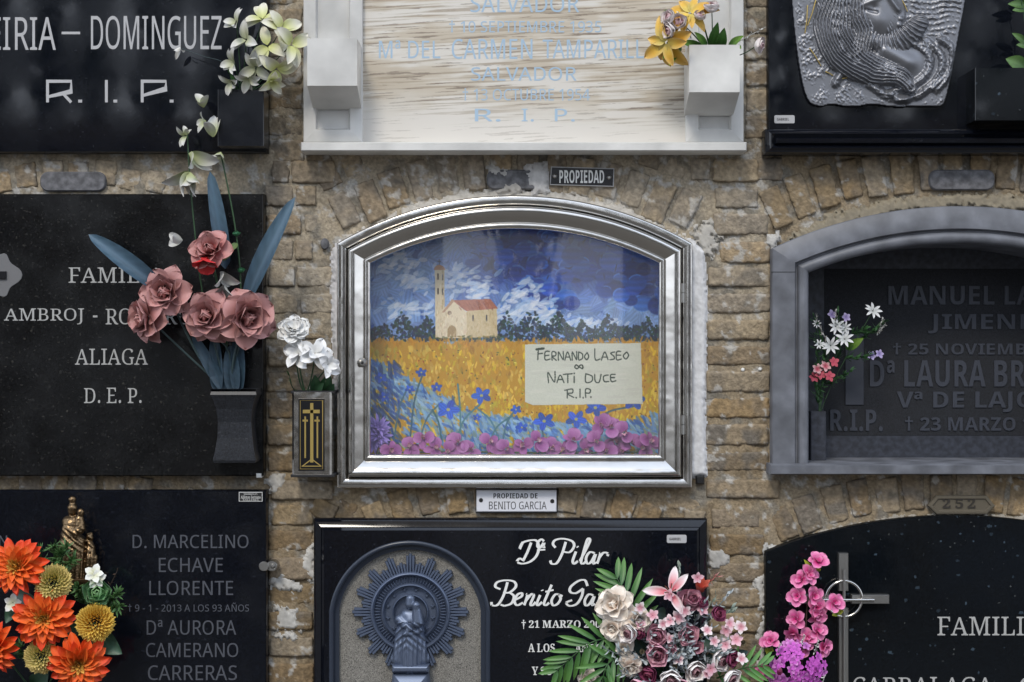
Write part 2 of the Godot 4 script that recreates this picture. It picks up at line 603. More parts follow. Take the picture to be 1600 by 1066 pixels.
func fan(parent: Node3D, cx: float, cy: float, r0: float, r1: float, a0: float, a1: float, n: int, lime: float, zoff: float, clip := Rect2(-150, -150, 1900, 1366)) -> void:
	for k in n:
		var a := lerpf(a0, a1, (k + 0.5) / n) + rng.randf_range(-0.003, 0.003)
		var rr := (r0 + r1) * 0.5 + rng.randf_range(-4.0, 4.0)
		var x := cx + rr * sin(a)
		var y := cy - rr * cos(a)
		var w := (a1 - a0) / n * rr - rng.randf_range(6.0, 11.0)
		if clip.has_point(Vector2(x, y)):
			brick(parent, x, y, w, r1 - r0 + rng.randf_range(-8.0, 3.0), a, lime + rng.randf_range(-0.15, 0.1), zoff + rng.randf_range(-0.002, 0.002) + 0.0015, -1.0, -0.03)

func mortar_level(x: float, y: float) -> float:
	var b := -0.0048
	if x > 470.0 and x < 1165.0 and y > 230.0 and y < 400.0:
		b = -0.006
	if x > 1205.0 and y > 240.0 and y < 400.0:
		b = -0.0075
	if x < 420.0 and y > 235.0 and y < 310.0:
		b = -0.005
	return b + 0.006 * n3.get_noise_2d(x * 0.7, y * 0.7) + 0.0022 * n1.get_noise_2d(x * 2.5, y * 2.5) + 0.0008 * n1.get_noise_2d(x * 8.0, y * 8.0)

func mortar_mesh() -> ArrayMesh:
	var st := 3.0
	var x0 := -130.0
	var y0 := -130.0
	var nx := 620
	var ny := 442
	var pts := PackedVector3Array()
	var cols := PackedColorArray()
	var keep := PackedByteArray()
	for j in ny:
		for i in nx:
			var x := x0 + i * st
			var y := y0 + j * st
			if covered(x, y):
				pts.append(P(x, y, -0.01)); cols.append(Color.WHITE); keep.append(0)
				continue
			keep.append(1)
			pts.append(P(x, y, mortar_level(x, y)))
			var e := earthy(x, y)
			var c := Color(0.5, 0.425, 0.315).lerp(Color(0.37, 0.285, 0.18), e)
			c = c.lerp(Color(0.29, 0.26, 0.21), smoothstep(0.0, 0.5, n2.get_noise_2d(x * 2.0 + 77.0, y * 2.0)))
			c = c * (1.0 + 0.25 * n1.get_noise_2d(x * 5.0 + 900.0, y * 5.0))
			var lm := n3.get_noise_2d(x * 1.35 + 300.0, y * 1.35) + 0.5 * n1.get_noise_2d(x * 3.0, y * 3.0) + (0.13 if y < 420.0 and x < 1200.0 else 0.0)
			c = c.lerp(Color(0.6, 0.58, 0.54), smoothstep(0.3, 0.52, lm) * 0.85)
			cols.append(c)
	var mb := MB.new()
	mb.grid(pts, cols, nx, ny, PackedVector2Array(), keep)
	return mb.mesh()

# a ragged trowelled-on patch of lime plaster
func smear(parent: Node3D, poly: Array, z: float, thick: float, col: Color, called := "plaster_patch", rag := 5.0) -> void:
	var pg := PackedVector2Array()
	var bb := Rect2(poly[0][0], poly[0][1], 0, 0)
	for q in poly:
		pg.append(Vector2(q[0], q[1]))
		bb = bb.expand(Vector2(q[0], q[1]))
	bb = bb.grow(8.0)
	var st := 2.0
	var nx := int(bb.size.x / st) + 2
	var ny := int(bb.size.y / st) + 2
	var pts := PackedVector3Array()
	var cols := PackedColorArray()
	var keep := PackedByteArray()
	for j in ny:
		for i in nx:
			var q := bb.position + Vector2(i, j) * st
			var d := 1e9
			for k in pg.size():
				d = minf(d, q.distance_to(Geometry2D.get_closest_point_to_segment(q, pg[k], pg[(k + 1) % pg.size()])))
			if not Geometry2D.is_point_in_polygon(q, pg):
				d = -d
			d += rag * n1.get_noise_2d(q.x * 4.0, q.y * 4.0) + rag * 0.7 * n3.get_noise_2d(q.x * 3.0, q.y * 3.0)
			keep.append(1 if d > -2.0 else 0)
			pts.append(P(q.x, q.y, z + thick * (smoothstep(-1.0, 4.0, d) - 0.5) + 0.0007 * n1.get_noise_2d(q.x * 5.0, q.y * 5.0) - (0.004 if d < -1.0 else 0.0)))
			cols.append(col * (1.0 + 0.2 * n2.get_noise_2d(q.x * 5.0, q.y * 5.0) + 0.12 * n1.get_noise_2d(q.x * 9.0, q.y * 9.0)))
	var mb := MB.new()
	mb.grid(pts, cols, nx, ny, PackedVector2Array(), keep)
	put(parent, mb.mesh(), called, M.plaster)

func wall() -> void:
	var w := thing("brick_wall", "weathered ochre brick wall with crumbling mortar between the memorial slabs", "wall", P(800, 1186, 0))
	# the masonry behind the slabs, kept clear of the niche recesses
	var mb := MB.new()
	sweep(mb, rect(-135, -135, 1735, 1201), [Vector2(0, -0.5), Vector2(0, -0.012)], 0.0)
	mb.flat(P(-135, 1201, -0.4), P(1735, 1201, -0.4), P(1735, -135, -0.4), P(-135, -135, -0.4))
	put(w, mb.mesh(), "masonry_core", std(Color(0.2, 0.16, 0.11), 0.95))
	put(w, mortar_mesh(), "mortar", M.mortar)
	# right pier: header courses
	for c in [[1118, 291, 1184, 326, 0.0], [1115, 333, 1200, 368, 0.05], [1125, 377, 1204, 412, 0.1], [1107, 417, 1204, 449, 0.05], [1105, 458, 1204, 490, 0.1], [1105, 499, 1202, 532, -0.1], [1105, 540, 1204, 572, 0.1], [1104, 579, 1203, 614, 0.0], [1103, 620, 1203, 654, 0.05], [1103, 662, 1201, 697, 0.0], [1103, 705, 1201, 737, 0.0], [1104, 748, 1218, 780, -0.1], [1112, 793, 1187, 826, -0.1], [1109, 834, 1194, 869, -0.15], [1108, 879, 1195, 911, -0.05], [1108, 918, 1194, 950, 0.0], [1108, 957, 1192, 990, -0.1], [1108, 997, 1192, 1029, -0.1], [1108, 1037, 1192, 1069, -0.1], [1108, 1077, 1192, 1110, -0.1]]:
		brick(w, (c[0] + c[2]) * 0.5, (c[1] + c[3]) * 0.5, c[2] - c[0], c[3] - c[1] - 2, rng.randf_range(-0.012, 0.012), c[4])
	brick(w, 1095, 264, 30, 34, 0.0, 0.1, -0.003)
	brick(w, 1150, 266, 70, 36, 0.0, -0.1, -0.002)
	brick(w, 1203, 264, 40, 36, 0.0, -0.05, -0.001)
	# left pier
	for c in [[425, 250, 452, 286], [455, 250, 524, 287], [415, 290, 458, 323], [462, 290, 494, 322], [416, 335, 470, 368], [476, 335, 497, 364], [420, 374, 458, 408], [461, 375, 488, 407], [418, 416, 460, 449], [464, 416, 520, 449], [417, 458, 464, 491], [469, 458, 520, 491], [417, 499, 520, 531], [418, 540, 519, 573], [417, 581, 519, 614], [418, 622, 520, 655], [417, 663, 520, 697], [418, 705, 521, 738], [424, 750, 520, 782], [424, 788, 489, 822], [419, 828, 489, 862], [420, 870, 489, 907], [420, 914, 489, 946], [419, 955, 489, 986], [420, 995, 489, 1027], [419, 1036, 490, 1074], [419, 1082, 490, 1116]]:
		brick(w, (c[0] + c[2]) * 0.5, (c[1] + c[3]) * 0.5, c[2] - c[0], c[3] - c[1] - 2, rng.randf_range(-0.012, 0.012), -0.05 if c[1] > 740 else 0.0)
	# top piers beside the marble
	for k in 9:
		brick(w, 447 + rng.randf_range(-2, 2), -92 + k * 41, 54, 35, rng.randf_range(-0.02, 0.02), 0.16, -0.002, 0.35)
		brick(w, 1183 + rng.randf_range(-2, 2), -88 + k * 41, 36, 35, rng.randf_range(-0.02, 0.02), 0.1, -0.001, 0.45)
	# arches over the niches
	fan(w, 804, 856, 559, 622, -0.5, 0.5, 14, 0.12, -0.002)
	fan(w, 804, 856, 631, 690, -0.5, 0.5, 15, 0.0, -0.006, Rect2(470, 228, 700, 200))
	fan(w, 1500, 979, 684, 750, -0.44, 0.3, 13, -0.05, -0.001)
	fan(w, 114, 856, 566, 606, -0.3, 0.47, 11, 0.1, -0.003)
	fan(w, 114, 1341, 560, 604, -0.3, 0.44, 10, 0.05, -0.002)
	fan(w, 800, 1341, 546, 600, -0.42, 0.42, 11, -0.05, 0.0)
	for c in [[505, 797, 40, 30, 0.5], [541, 800, 30, 34, 0.3], [1073, 790, 42, 26, 0.35], [1085, 808, 34, 22, 0.1]]:
		brick(w, c[0], c[1], c[2], c[3], c[4], -0.1)
	fan(w, 1490, 1464, 668, 728, -0.42, 0.3, 12, -0.1, -0.001)
	# lime plaster: the strips beside the steel frame and the splashes on the piers
	var lime := Color(0.64, 0.62, 0.58)
	smear(w, [[1078, 374], [1100, 392], [1104, 480], [1101, 620], [1103, 742], [1078, 745]], 0.003, 0.005, Color(0.72, 0.72, 0.73), "plaster_strip", 2.0)
	smear(w, [[521, 392], [532, 378], [533, 740], [524, 590], [519, 480]], 0.003, 0.006, Color(0.66, 0.65, 0.66), "plaster_strip", 3.0)
	for q in [[[470, 880], [492, 850], [492, 908], [478, 900]], [[422, 905], [440, 900], [470, 918], [458, 926], [424, 915]], [[430, 948], [462, 955], [466, 982], [432, 984]], [[432, 992], [460, 988], [464, 998], [434, 998]], [[1106, 858], [1132, 862], [1137, 882], [1108, 892]], [[1180, 906], [1196, 896], [1196, 960], [1186, 935]], [[1184, 985], [1196, 960], [1196, 1060], [1188, 1050]], [[1192, 858], [1208, 850], [1215, 862], [1198, 872]], [[418, 748], [440, 742], [448, 756], [424, 772]], [[1200, 372], [1216, 366], [1206, 395]]]:
		smear(w, q, 0.0025, 0.003, lime * rng.randf_range(0.7, 0.95), "plaster_patch", 7.0)
	smear(w, [[1085, 362], [1112, 342], [1122, 372], [1110, 404], [1092, 392]], 0.0005, 0.004, Color(0.5, 0.475, 0.43), "plaster_patch", 12.0)
	smear(w, [[1230, 375], [1300, 335], [1400, 312], [1500, 303], [1610, 308], [1610, 330], [1500, 322], [1400, 332], [1290, 362], [1225, 392]], -0.001, 0.006, Color(0.3, 0.26, 0.19), "plaster_patch", 7.0)
	smear(w, [[1200, 862], [1300, 825], [1400, 808], [1490, 803], [1610, 808], [1610, 816], [1490, 812], [1400, 816], [1300, 836], [1200, 872]], 0.0, 0.006, Color(0.38, 0.35, 0.3), "plaster_patch", 5.0)
	smear(w, [[540, 372], [640, 322], [720, 300], [804, 296], [890, 300], [980, 325], [1075, 375], [1085, 390], [1080, 395], [980, 345], [804, 310], [640, 340], [545, 392]], -0.002, 0.006, Color(0.55, 0.52, 0.47), "plaster_patch", 8.0)
	var added_sky_blocker := MB.new()  # unseen overhang added above the wall to cut sky light
	box(added_sky_blocker, Vector3(-3.0, 1.55, -0.5), Vector3(3.0, 1.67, 0.38))
	put(w, added_sky_blocker.mesh(), "added_sky_blocker", M.mortar)
	# small fixings left in the wall
	screw(w, 1161, 578, 0.001, 3, M.white_paint)
	screw(w, 1188, 577, 0.001, 3, M.white_paint)
	var poly := PackedVector2Array()
	for k in 16:
		poly.append(Vector2(507 + 6.5 * cos(TAU * k / 16), 381 + 9 * sin(TAU * k / 16)))
	put(w, prism(poly, -0.01, 0.005, 1.5), "metal_disc", M.cement)
	put(w, prism(rect(1088, 744, 1101, 757), -0.01, 0.012, 2.0), "pipe_stub", M.plastic_dark)

# ---------- memorial slabs
func slabs() -> void:
	var t := thing("memorial_slab", "polished black granite slab with silver capitals and R. I. P., above the grey family slab", "memorial slab", P(160, 240, 0.0))
	put(t, prism(rect(-110, -110, 417, 238), -0.02, 0.032, 1.5), "slab", M.granite_black)
	text(t, "EIRIA", -16, 27, 87, 78, 0.032, M.silver_paint)
	text(t, "DOMINGUEZ", 142, 25, 346, 77, 0.032, M.silver_paint)
	var mb := MB.new()
	ribbon(mb, PackedVector2Array([Vector2(96, 51.5), Vector2(125, 51.5)]), 4.0, 0.031, 0.0326)
	put(t, mb.mesh(), "dash", M.silver_paint)
	mb = MB.new()
	for q in [[[74, 160], [74, 127], [111, 127], [111, 143], [76, 151]], [[98, 146], [111, 160]], [[166, 125], [166, 160]], [[222, 160], [222, 127], [259, 127], [259, 139], [224, 149]], [[122, 158], [128, 158]], [[177, 158], [183, 158]], [[265, 158], [271, 158]]]:
		var l := PackedVector2Array()
		for e in q:
			l.append(Vector2(e[0], e[1]))
		ribbon(mb, l, 4.5, 0.031, 0.0326)
	put(t, mb.mesh(), "lettering", M.silver_paint)

	t = thing("memorial_slab", "brown-veined white marble slab with pale blue lettering and carved pilasters", "memorial slab", P(816, 236, 0.0))
	var mp := std(Color.WHITE, 0.45)
	mp.albedo_texture = marble_picture()
	put(t, prism(rect(562, -110, 1076, 224), -0.02, 0.03, 0.5, Rect2(562, -30, 514, 255)), "slab", mp)
	put(t, prism(rect(470, 222, 1167, 236), -0.02, 0.07, 1.5), "sill", M.marble)
	for s in [[474, 566, 497, 546, 480, 560], [1072, 1162, 1091, 1141, 1077, 1158]]:
		var pil := MB.new()
		sweep(pil, rect(s[0], -110, s[1], 222), [Vector2(0, -0.01), Vector2(0, 0.045), Vector2(1, 0.046), Vector2(19, 0.046), Vector2(22, 0.036)], 0.046)
		cap(pil, inset(rect(s[0], -110, s[1], 222), 22), 0.036, 0.046)
		var po := put(t, pil.mesh(), "pilaster", M.marble)
		# the hollow-backed flower box on each pilaster, tapering under its front
		var y0 := 60.0 if s[0] < 800 else 70.0
		var zf := 0.14
		var a := [P(s[4], y0, zf), P(s[5] - 2, y0, zf), P(s[5] - 2, y0 + 74, zf), P(s[4], y0 + 74, zf)]
		var b := [Vector3(a[0].x, a[0].y, 0.04), Vector3(a[1].x, a[1].y, 0.04), Vector3(a[2].x, a[2].y - 0.032, 0.04), Vector3(a[3].x, a[3].y - 0.032, 0.04)]
		var bx := MB.new()
		bx.flat(a[3], a[2], a[1], a[0])
		bx.flat(a[2], b[2], b[1], a[1])
		bx.flat(b[3], a[3], a[0], b[0])
		bx.flat(b[3], b[2], a[2], a[3])
		var i0: Vector3 = a[0] + Vector3(0.008, 0, -0.01)
		var i1: Vector3 = a[1] + Vector3(-0.008, 0, -0.01)
		var j0: Vector3 = b[0] + Vector3(0.008, 0, 0.012)
		var j1: Vector3 = b[1] + Vector3(-0.008, 0, 0.012)
		bx.flat(a[0], a[1], i1, i0); bx.flat(a[1], b[1], j1, i1); bx.flat(b[1], b[0], j0, j1); bx.flat(b[0], a[0], i0, j0)
		var dn := Vector3(0, -0.06, 0)
		bx.flat(i0, i1, i1 + dn, i0 + dn); bx.flat(i1, j1, j1 + dn, i1 + dn); bx.flat(j1, j0, j0 + dn, j1 + dn); bx.flat(j0, i0, i0 + dn, j0 + dn)
		bx.flat(i0 + dn, i1 + dn, j1 + dn, j0 + dn)
		put(po, bx.mesh(), "flower_box", M.marble)
	for q in [["SALVADOR", 735, -8, 905, 19], ["† 10 SEPTIEMBRE 1935", 702, 32, 940, 51], ["Mª DEL", 592, 63, 688, 91], ["CARMEN", 706, 61, 832, 92], ["TAMPARILL", 848, 62, 1006, 91], ["SALVADOR", 736, 105, 901, 126], ["† 13 OCTUBRE 1954", 723, 138, 922, 157], ["R.", 742, 170, 782, 190], ["I.", 815, 170, 834, 190], ["P.", 867, 170, 898, 190]]:
		text(t, q[0], q[1], q[2], q[3], q[4], 0.03, M.blue_engraved, false, false, 0.0004)

	t = thing("memorial_slab", "black slab with moulded ledge carrying the silver relief of a bearded head", "memorial slab", P(1500, 240, 0.0))
	put(t, prism(rect(1201, -110, 1720, 206), -0.02, 0.03, 1.5), "slab", M.granite_black)
	mb = MB.new()
	sweep(mb, rect(1197, 201, 1725, 239), [Vector2(0, -0.02), Vector2(0, 0.05), Vector2(2, 0.056), Vector2(8, 0.062), Vector2(13, 0.056), Vector2(16, 0.066), Vector2(18, 0.066)], 0.06)
	cap(mb, inset(rect(1197, 201, 1725, 239), 18), 0.066, 0.06)
	put(t, mb.mesh(), "ledge", M.granite_black)
	sticker(t, 1210, 180, 1242, 193, 0.03, "GABRIEL")

	t = thing("memorial_slab", "speckled dark grey granite family slab behind the dusty pink roses", "memorial slab", P(160, 745, 0.0))
	put(t, prism(rect(-110, 303, 412, 744), -0.02, 0.034, 2.0), "slab", M.granite_grey)
	for q in [["FAMILIA", 107, 418, 256, 442], ["AMBROJ", 6, 482, 131, 507], ["-", 145, 493, 152, 496], ["ROMERO", 165, 482, 298, 507], ["ALIAGA", 117, 545, 231, 570], ["D. E. P.", 131, 606, 221, 630]]:
		text(t, q[0], q[1], q[2], q[3], q[4], 0.034, M.thin_engraved, true, false, 0.0003)
	put(t, prism(rect(400, 740, 408, 747), 0.0, 0.037, 1.0), "clip", M.white_paint)
	# etched rosette with a small cross at the slab's left
	var fl := PackedVector2Array()
	for k in 64:
		var a := TAU * k / 64
		var r := 42.0 + 16.0 * absf(cos(2.0 * a)) * cos(2.0 * a) + 4.0 * cos(8.0 * a)
		fl.append(Vector2(-18 + 0.85 * r * cos(a), 430 + r * sin(a)))
	var ro := put(t, prism(fl, 0.03, 0.0352, 0.5), "rosette", M.etched)
	put(ro, prism(rect(-50, 424, 9, 436), 0.033, 0.04, 1.0), "cross_bar", M.black_enamel)
	put(ro, prism(rect(-24, 396, -12, 466), 0.033, 0.0405, 1.0), "cross_post", M.black_enamel)

	t = thing("memorial_slab", "navy black slab with grey capitals behind the orange dahlias", "memorial slab", P(160, 1186, 0.0))
	put(t, prism(rect(-110, 767, 416, 1190), -0.02, 0.034, 1.5), "slab", M.granite_navy)
	for q in [["D. MARCELINO", 207, 836, 388, 857], ["ECHAVE", 248, 872, 348, 894], ["LLORENTE", 233, 908, 364, 930], ["† 9 - 1 - 2013 A LOS 93 AÑOS", 200, 942, 389, 956], ["Dª AURORA", 229, 969, 369, 992], ["CAMERANO", 228, 1005, 372, 1027], ["CARRERAS", 231, 1040, 370, 1063], ["N", -2, 837, 11, 853]]:
		text(t, q[0], q[1], q[2], q[3], q[4], 0.034, M.grey_engraved, false, false, 0.0003)
	var st := put(t, prism(rect(373, 769, 410, 784), 0.03, 0.0348, 0.3), "maker_plate", M.white_paint)
	put(st, prism(rect(374, 770, 409, 783), 0.03, 0.0352, 0.2), "plate_face", M.black_paint)
	for q in [["MARMOLES", 381, 771, 402, 773.4, 0], ["Alfonso Serrano", 376, 774.5, 407, 779.5, 1], ["TALLERES", 379, 780.5, 404, 782.4, 0]]:
		text(st, q[0], q[1], q[2], q[3], q[4], 0.0352, M.white_paint, q[5] == 1, false, 0.0002)

	t = thing("slab_clip", "small steel screw clip holding the navy slab beside the brick pier", "clip", P(418, 886, 0.0))
	put(t, prism(rounded(404, 878, 420, 893, 7), 0.034, 0.038, 1.0), "tab", M.steel_dull)
	put(t, prism(rounded(416, 877, 433, 893, 7), -0.004, 0.034, 1.0), "foot", M.steel_dull)
	screw(t, 426, 885, 0.034, 4, M.steel_dull)

	center_slab()
	corner_slab()

func rounded(x0: float, y0: float, x1: float, y1: float, r: float) -> PackedVector2Array:
	var out := PackedVector2Array()
	for q in [[x1 - r, y1 - r, 0.0], [x0 + r, y1 - r, PI / 2], [x0 + r, y0 + r, PI], [x1 - r, y0 + r, 1.5 * PI]]:
		for k in 6:
			var a: float = q[2] + PI / 2 * k / 5.0
			out.append(Vector2(q[0] + r * cos(a), q[1] + r * sin(a)))
	return orient(out)

func sticker(t: Node3D, x0: float, y0: float, x1: float, y1: float, z: float, s: String) -> void:
	var o := put(t, prism(rounded(x0, y0, x1, y1, 2.5), z - 0.002, z + 0.001, 0.4), "maker_sticker", M.silver_paint)
	text(o, s, x0 + 4, y0 + 4.5, x1 - 9, y1 - 4.5, z + 0.001, M.black_paint, false, true, 0.0002)

# the marble's own brown veining: thin lens-shaped streaks running nearly level, fewer towards the clean lower edge
func marble_picture() -> ImageTexture:
	var w := 1028
	var h := 510
	var a := FastNoiseLite.new()
	a.seed = 91
	a.frequency = 0.01
	a.fractal_octaves = 5
	var im := Image.create(w, h, false, Image.FORMAT_RGB8)
	for y in h:
		for x in w:
			var slope := y + 0.05 * x
			var broad := a.get_noise_2d(x * 0.25, slope * 0.9)
			var thin := a.get_noise_2d(x * 0.2 + 700.0, slope * 7.5)
			var fleck := a.get_noise_2d(x * 0.45 + 90.0, slope * 9.0 + 50.0)
			var clean := smoothstep(330.0, 440.0, y + 60.0 * broad - 0.04 * x)
			var c := Color(0.66, 0.63, 0.575)
			c = c.lerp(Color(0.5, 0.43, 0.33), smoothstep(-0.35, 0.25, broad + 0.45 * thin) * 0.85 * (1.0 - clean))
			c = c.lerp(Color(0.34, 0.28, 0.21), smoothstep(0.02, 0.4, thin + 0.4 * fleck) * 0.75 * (1.0 - clean))
			c = c.lerp(Color(0.17, 0.13, 0.1), smoothstep(0.33, 0.45, fleck + 0.3 * broad) * 0.7 * (1.0 - 0.6 * clean))
			im.set_pixel(x, y, c.linear_to_srgb())
	return ImageTexture.create_from_image(im)

func center_slab() -> void:
	var t := thing("memorial_slab", "bevelled black granite slab with white script and an arched sunburst relief", "memorial slab", P(798, 1186, 0.0))
	var o := rect(489, 812, 1106, 1195)
	var mb := MB.new()
	# outer moulded edge, then the face with an arched recess cut in it
	sweep(mb, o, [Vector2(0, -0.02), Vector2(0, 0.024), Vector2(3, 0.027), Vector2(12, 0.0325), Vector2(12.5, 0.0315), Vector2(17, 0.0365)], 0.0365)
	var f := inset(o, 17)
	var ar := arch(514, 766, 1172, 955, 845, 48)
	var fr := PackedVector2Array()
	fr.append(Vector2(f[0].x, f[0].y)); fr.append(Vector2(514, f[0].y)); 
	for k in range(ar.size() - 1, 1, -1):
		fr.append(ar[k])
	fr.append(Vector2(766, f[0].y)); fr.append(Vector2(1089, f[0].y)); fr.append(Vector2(1089, 829)); fr.append(Vector2(506, 829))
	cap(mb, orient(fr), 0.0365, 0.0365)
	put(t, mb.mesh(), "slab", M.granite_black)
	mb = MB.new()
	sweep(mb, arch(514, 766, 1195, 955, 845, 48), [Vector2(0, 0.0365), Vector2(1, 0.039), Vector2(3.5, 0.0402), Vector2(6, 0.039), Vector2(7, 0.0365), Vector2(8, 0.026), Vector2(15, 0.026), Vector2(15, 0.018)], 0.0365)
	put(t, mb.mesh(), "arch_moulding", M.honed)
	mb = MB.new()
	cap(mb, arch(516, 764, 1195, 955, 847, 48), 0.018, 0.0365)
	put(t, mb.mesh(), "recess_panel", M.granite_pitted)
	sunburst(t)
	sticker(t, 1042, 836, 1073, 849, 0.0365, "GABRIEL")
	# script lettering as pen strokes
	mb = MB.new()
	var z := 0.0365
	for q in [
		[[817, 847], [812, 858], [816, 849], [826, 845], [838, 845], [842, 856], [838, 869], [828, 878], [816, 881], [808, 878], [812, 873], [818, 876]], [[830, 848], [824, 863], [817, 877]],
		[[850, 846], [846, 843], [841, 847], [840, 854], [844, 856], [850, 848], [849, 855], [852, 855]], [[839, 860], [852, 859]],
		[[868, 856], [864, 850], [868, 844], [880, 842], [894, 846], [897, 854], [890, 863], [879, 862]], [[884, 847], [878, 866], [870, 880], [862, 881], [860, 876]],
		[[900, 862], [895, 876], [897, 881], [903, 877]], [[902, 854], [903, 855.5]],
		[[906, 877], [914, 862], [922, 845], [918, 843], [912, 862], [908, 878], [911, 881], [916, 877]],
		[[930, 865], [922, 863], [916, 871], [917, 880], [923, 879], [931, 865], [927, 880], [932, 879]],
		[[936, 864], [938, 866], [933, 881]], [[937, 871], [943, 864], [950, 865], [949, 869]],
		[[782, 921], [774, 917], [777, 910], [790, 907], [803, 909], [806, 917], [796, 926], [786, 926]], [[796, 926], [803, 932], [799, 943], [788, 947]], [[793, 910], [787, 930], [778, 945], [769, 946], [768, 941]], [[788, 947], [782, 945]],
		[[806, 937], [815, 932], [815, 927], [808, 930], [804, 940], [808, 946], [817, 942]],
		[[822, 928], [824, 931], [819, 946]], [[821, 940], [830, 929], [834, 931], [829, 944], [832, 946], [837, 941]],
		[[844, 930], [839, 943], [841, 946], [847, 941]], [[847, 922], [847.5, 923.5]],
		[[862, 914], [855, 930], [850, 943], [853, 946], [858, 942]], [[852, 925], [865, 922]],
		[[875, 930], [868, 929], [862, 938], [864, 946], [871, 944], [876, 936], [874, 930], [879, 932]],
		[[918, 916], [914, 907], [904, 908], [892, 917], [891, 925], [900, 927], [911, 920]], [[911, 920], [909, 932], [901, 944], [890, 947], [885, 942], [894, 938]],
		[[928, 931], [920, 929], [914, 938], [915, 946], [921, 944], [929, 931], [925, 945], [930, 944]],
		[[935, 929], [938, 931], [933, 946]], [[936, 937], [943, 930], [949, 932]]]:
		ribbon(mb, smooth(q), 4.2, z - 0.001, z + 0.0006, 0.45)
	put(t, mb.mesh(), "script_lettering", M.white_paint)
	for q in [["† 21 MARZO 200", 815, 969, 938, 983], ["A LOS", 825, 1006, 867, 1019], ["AÑOS", 898, 1003, 939, 1019], ["Y SU", 831, 1042, 863, 1055]]:
		text(t, q[0], q[1], q[2], q[3], q[4], z, M.white_paint, true, true, 0.0005)

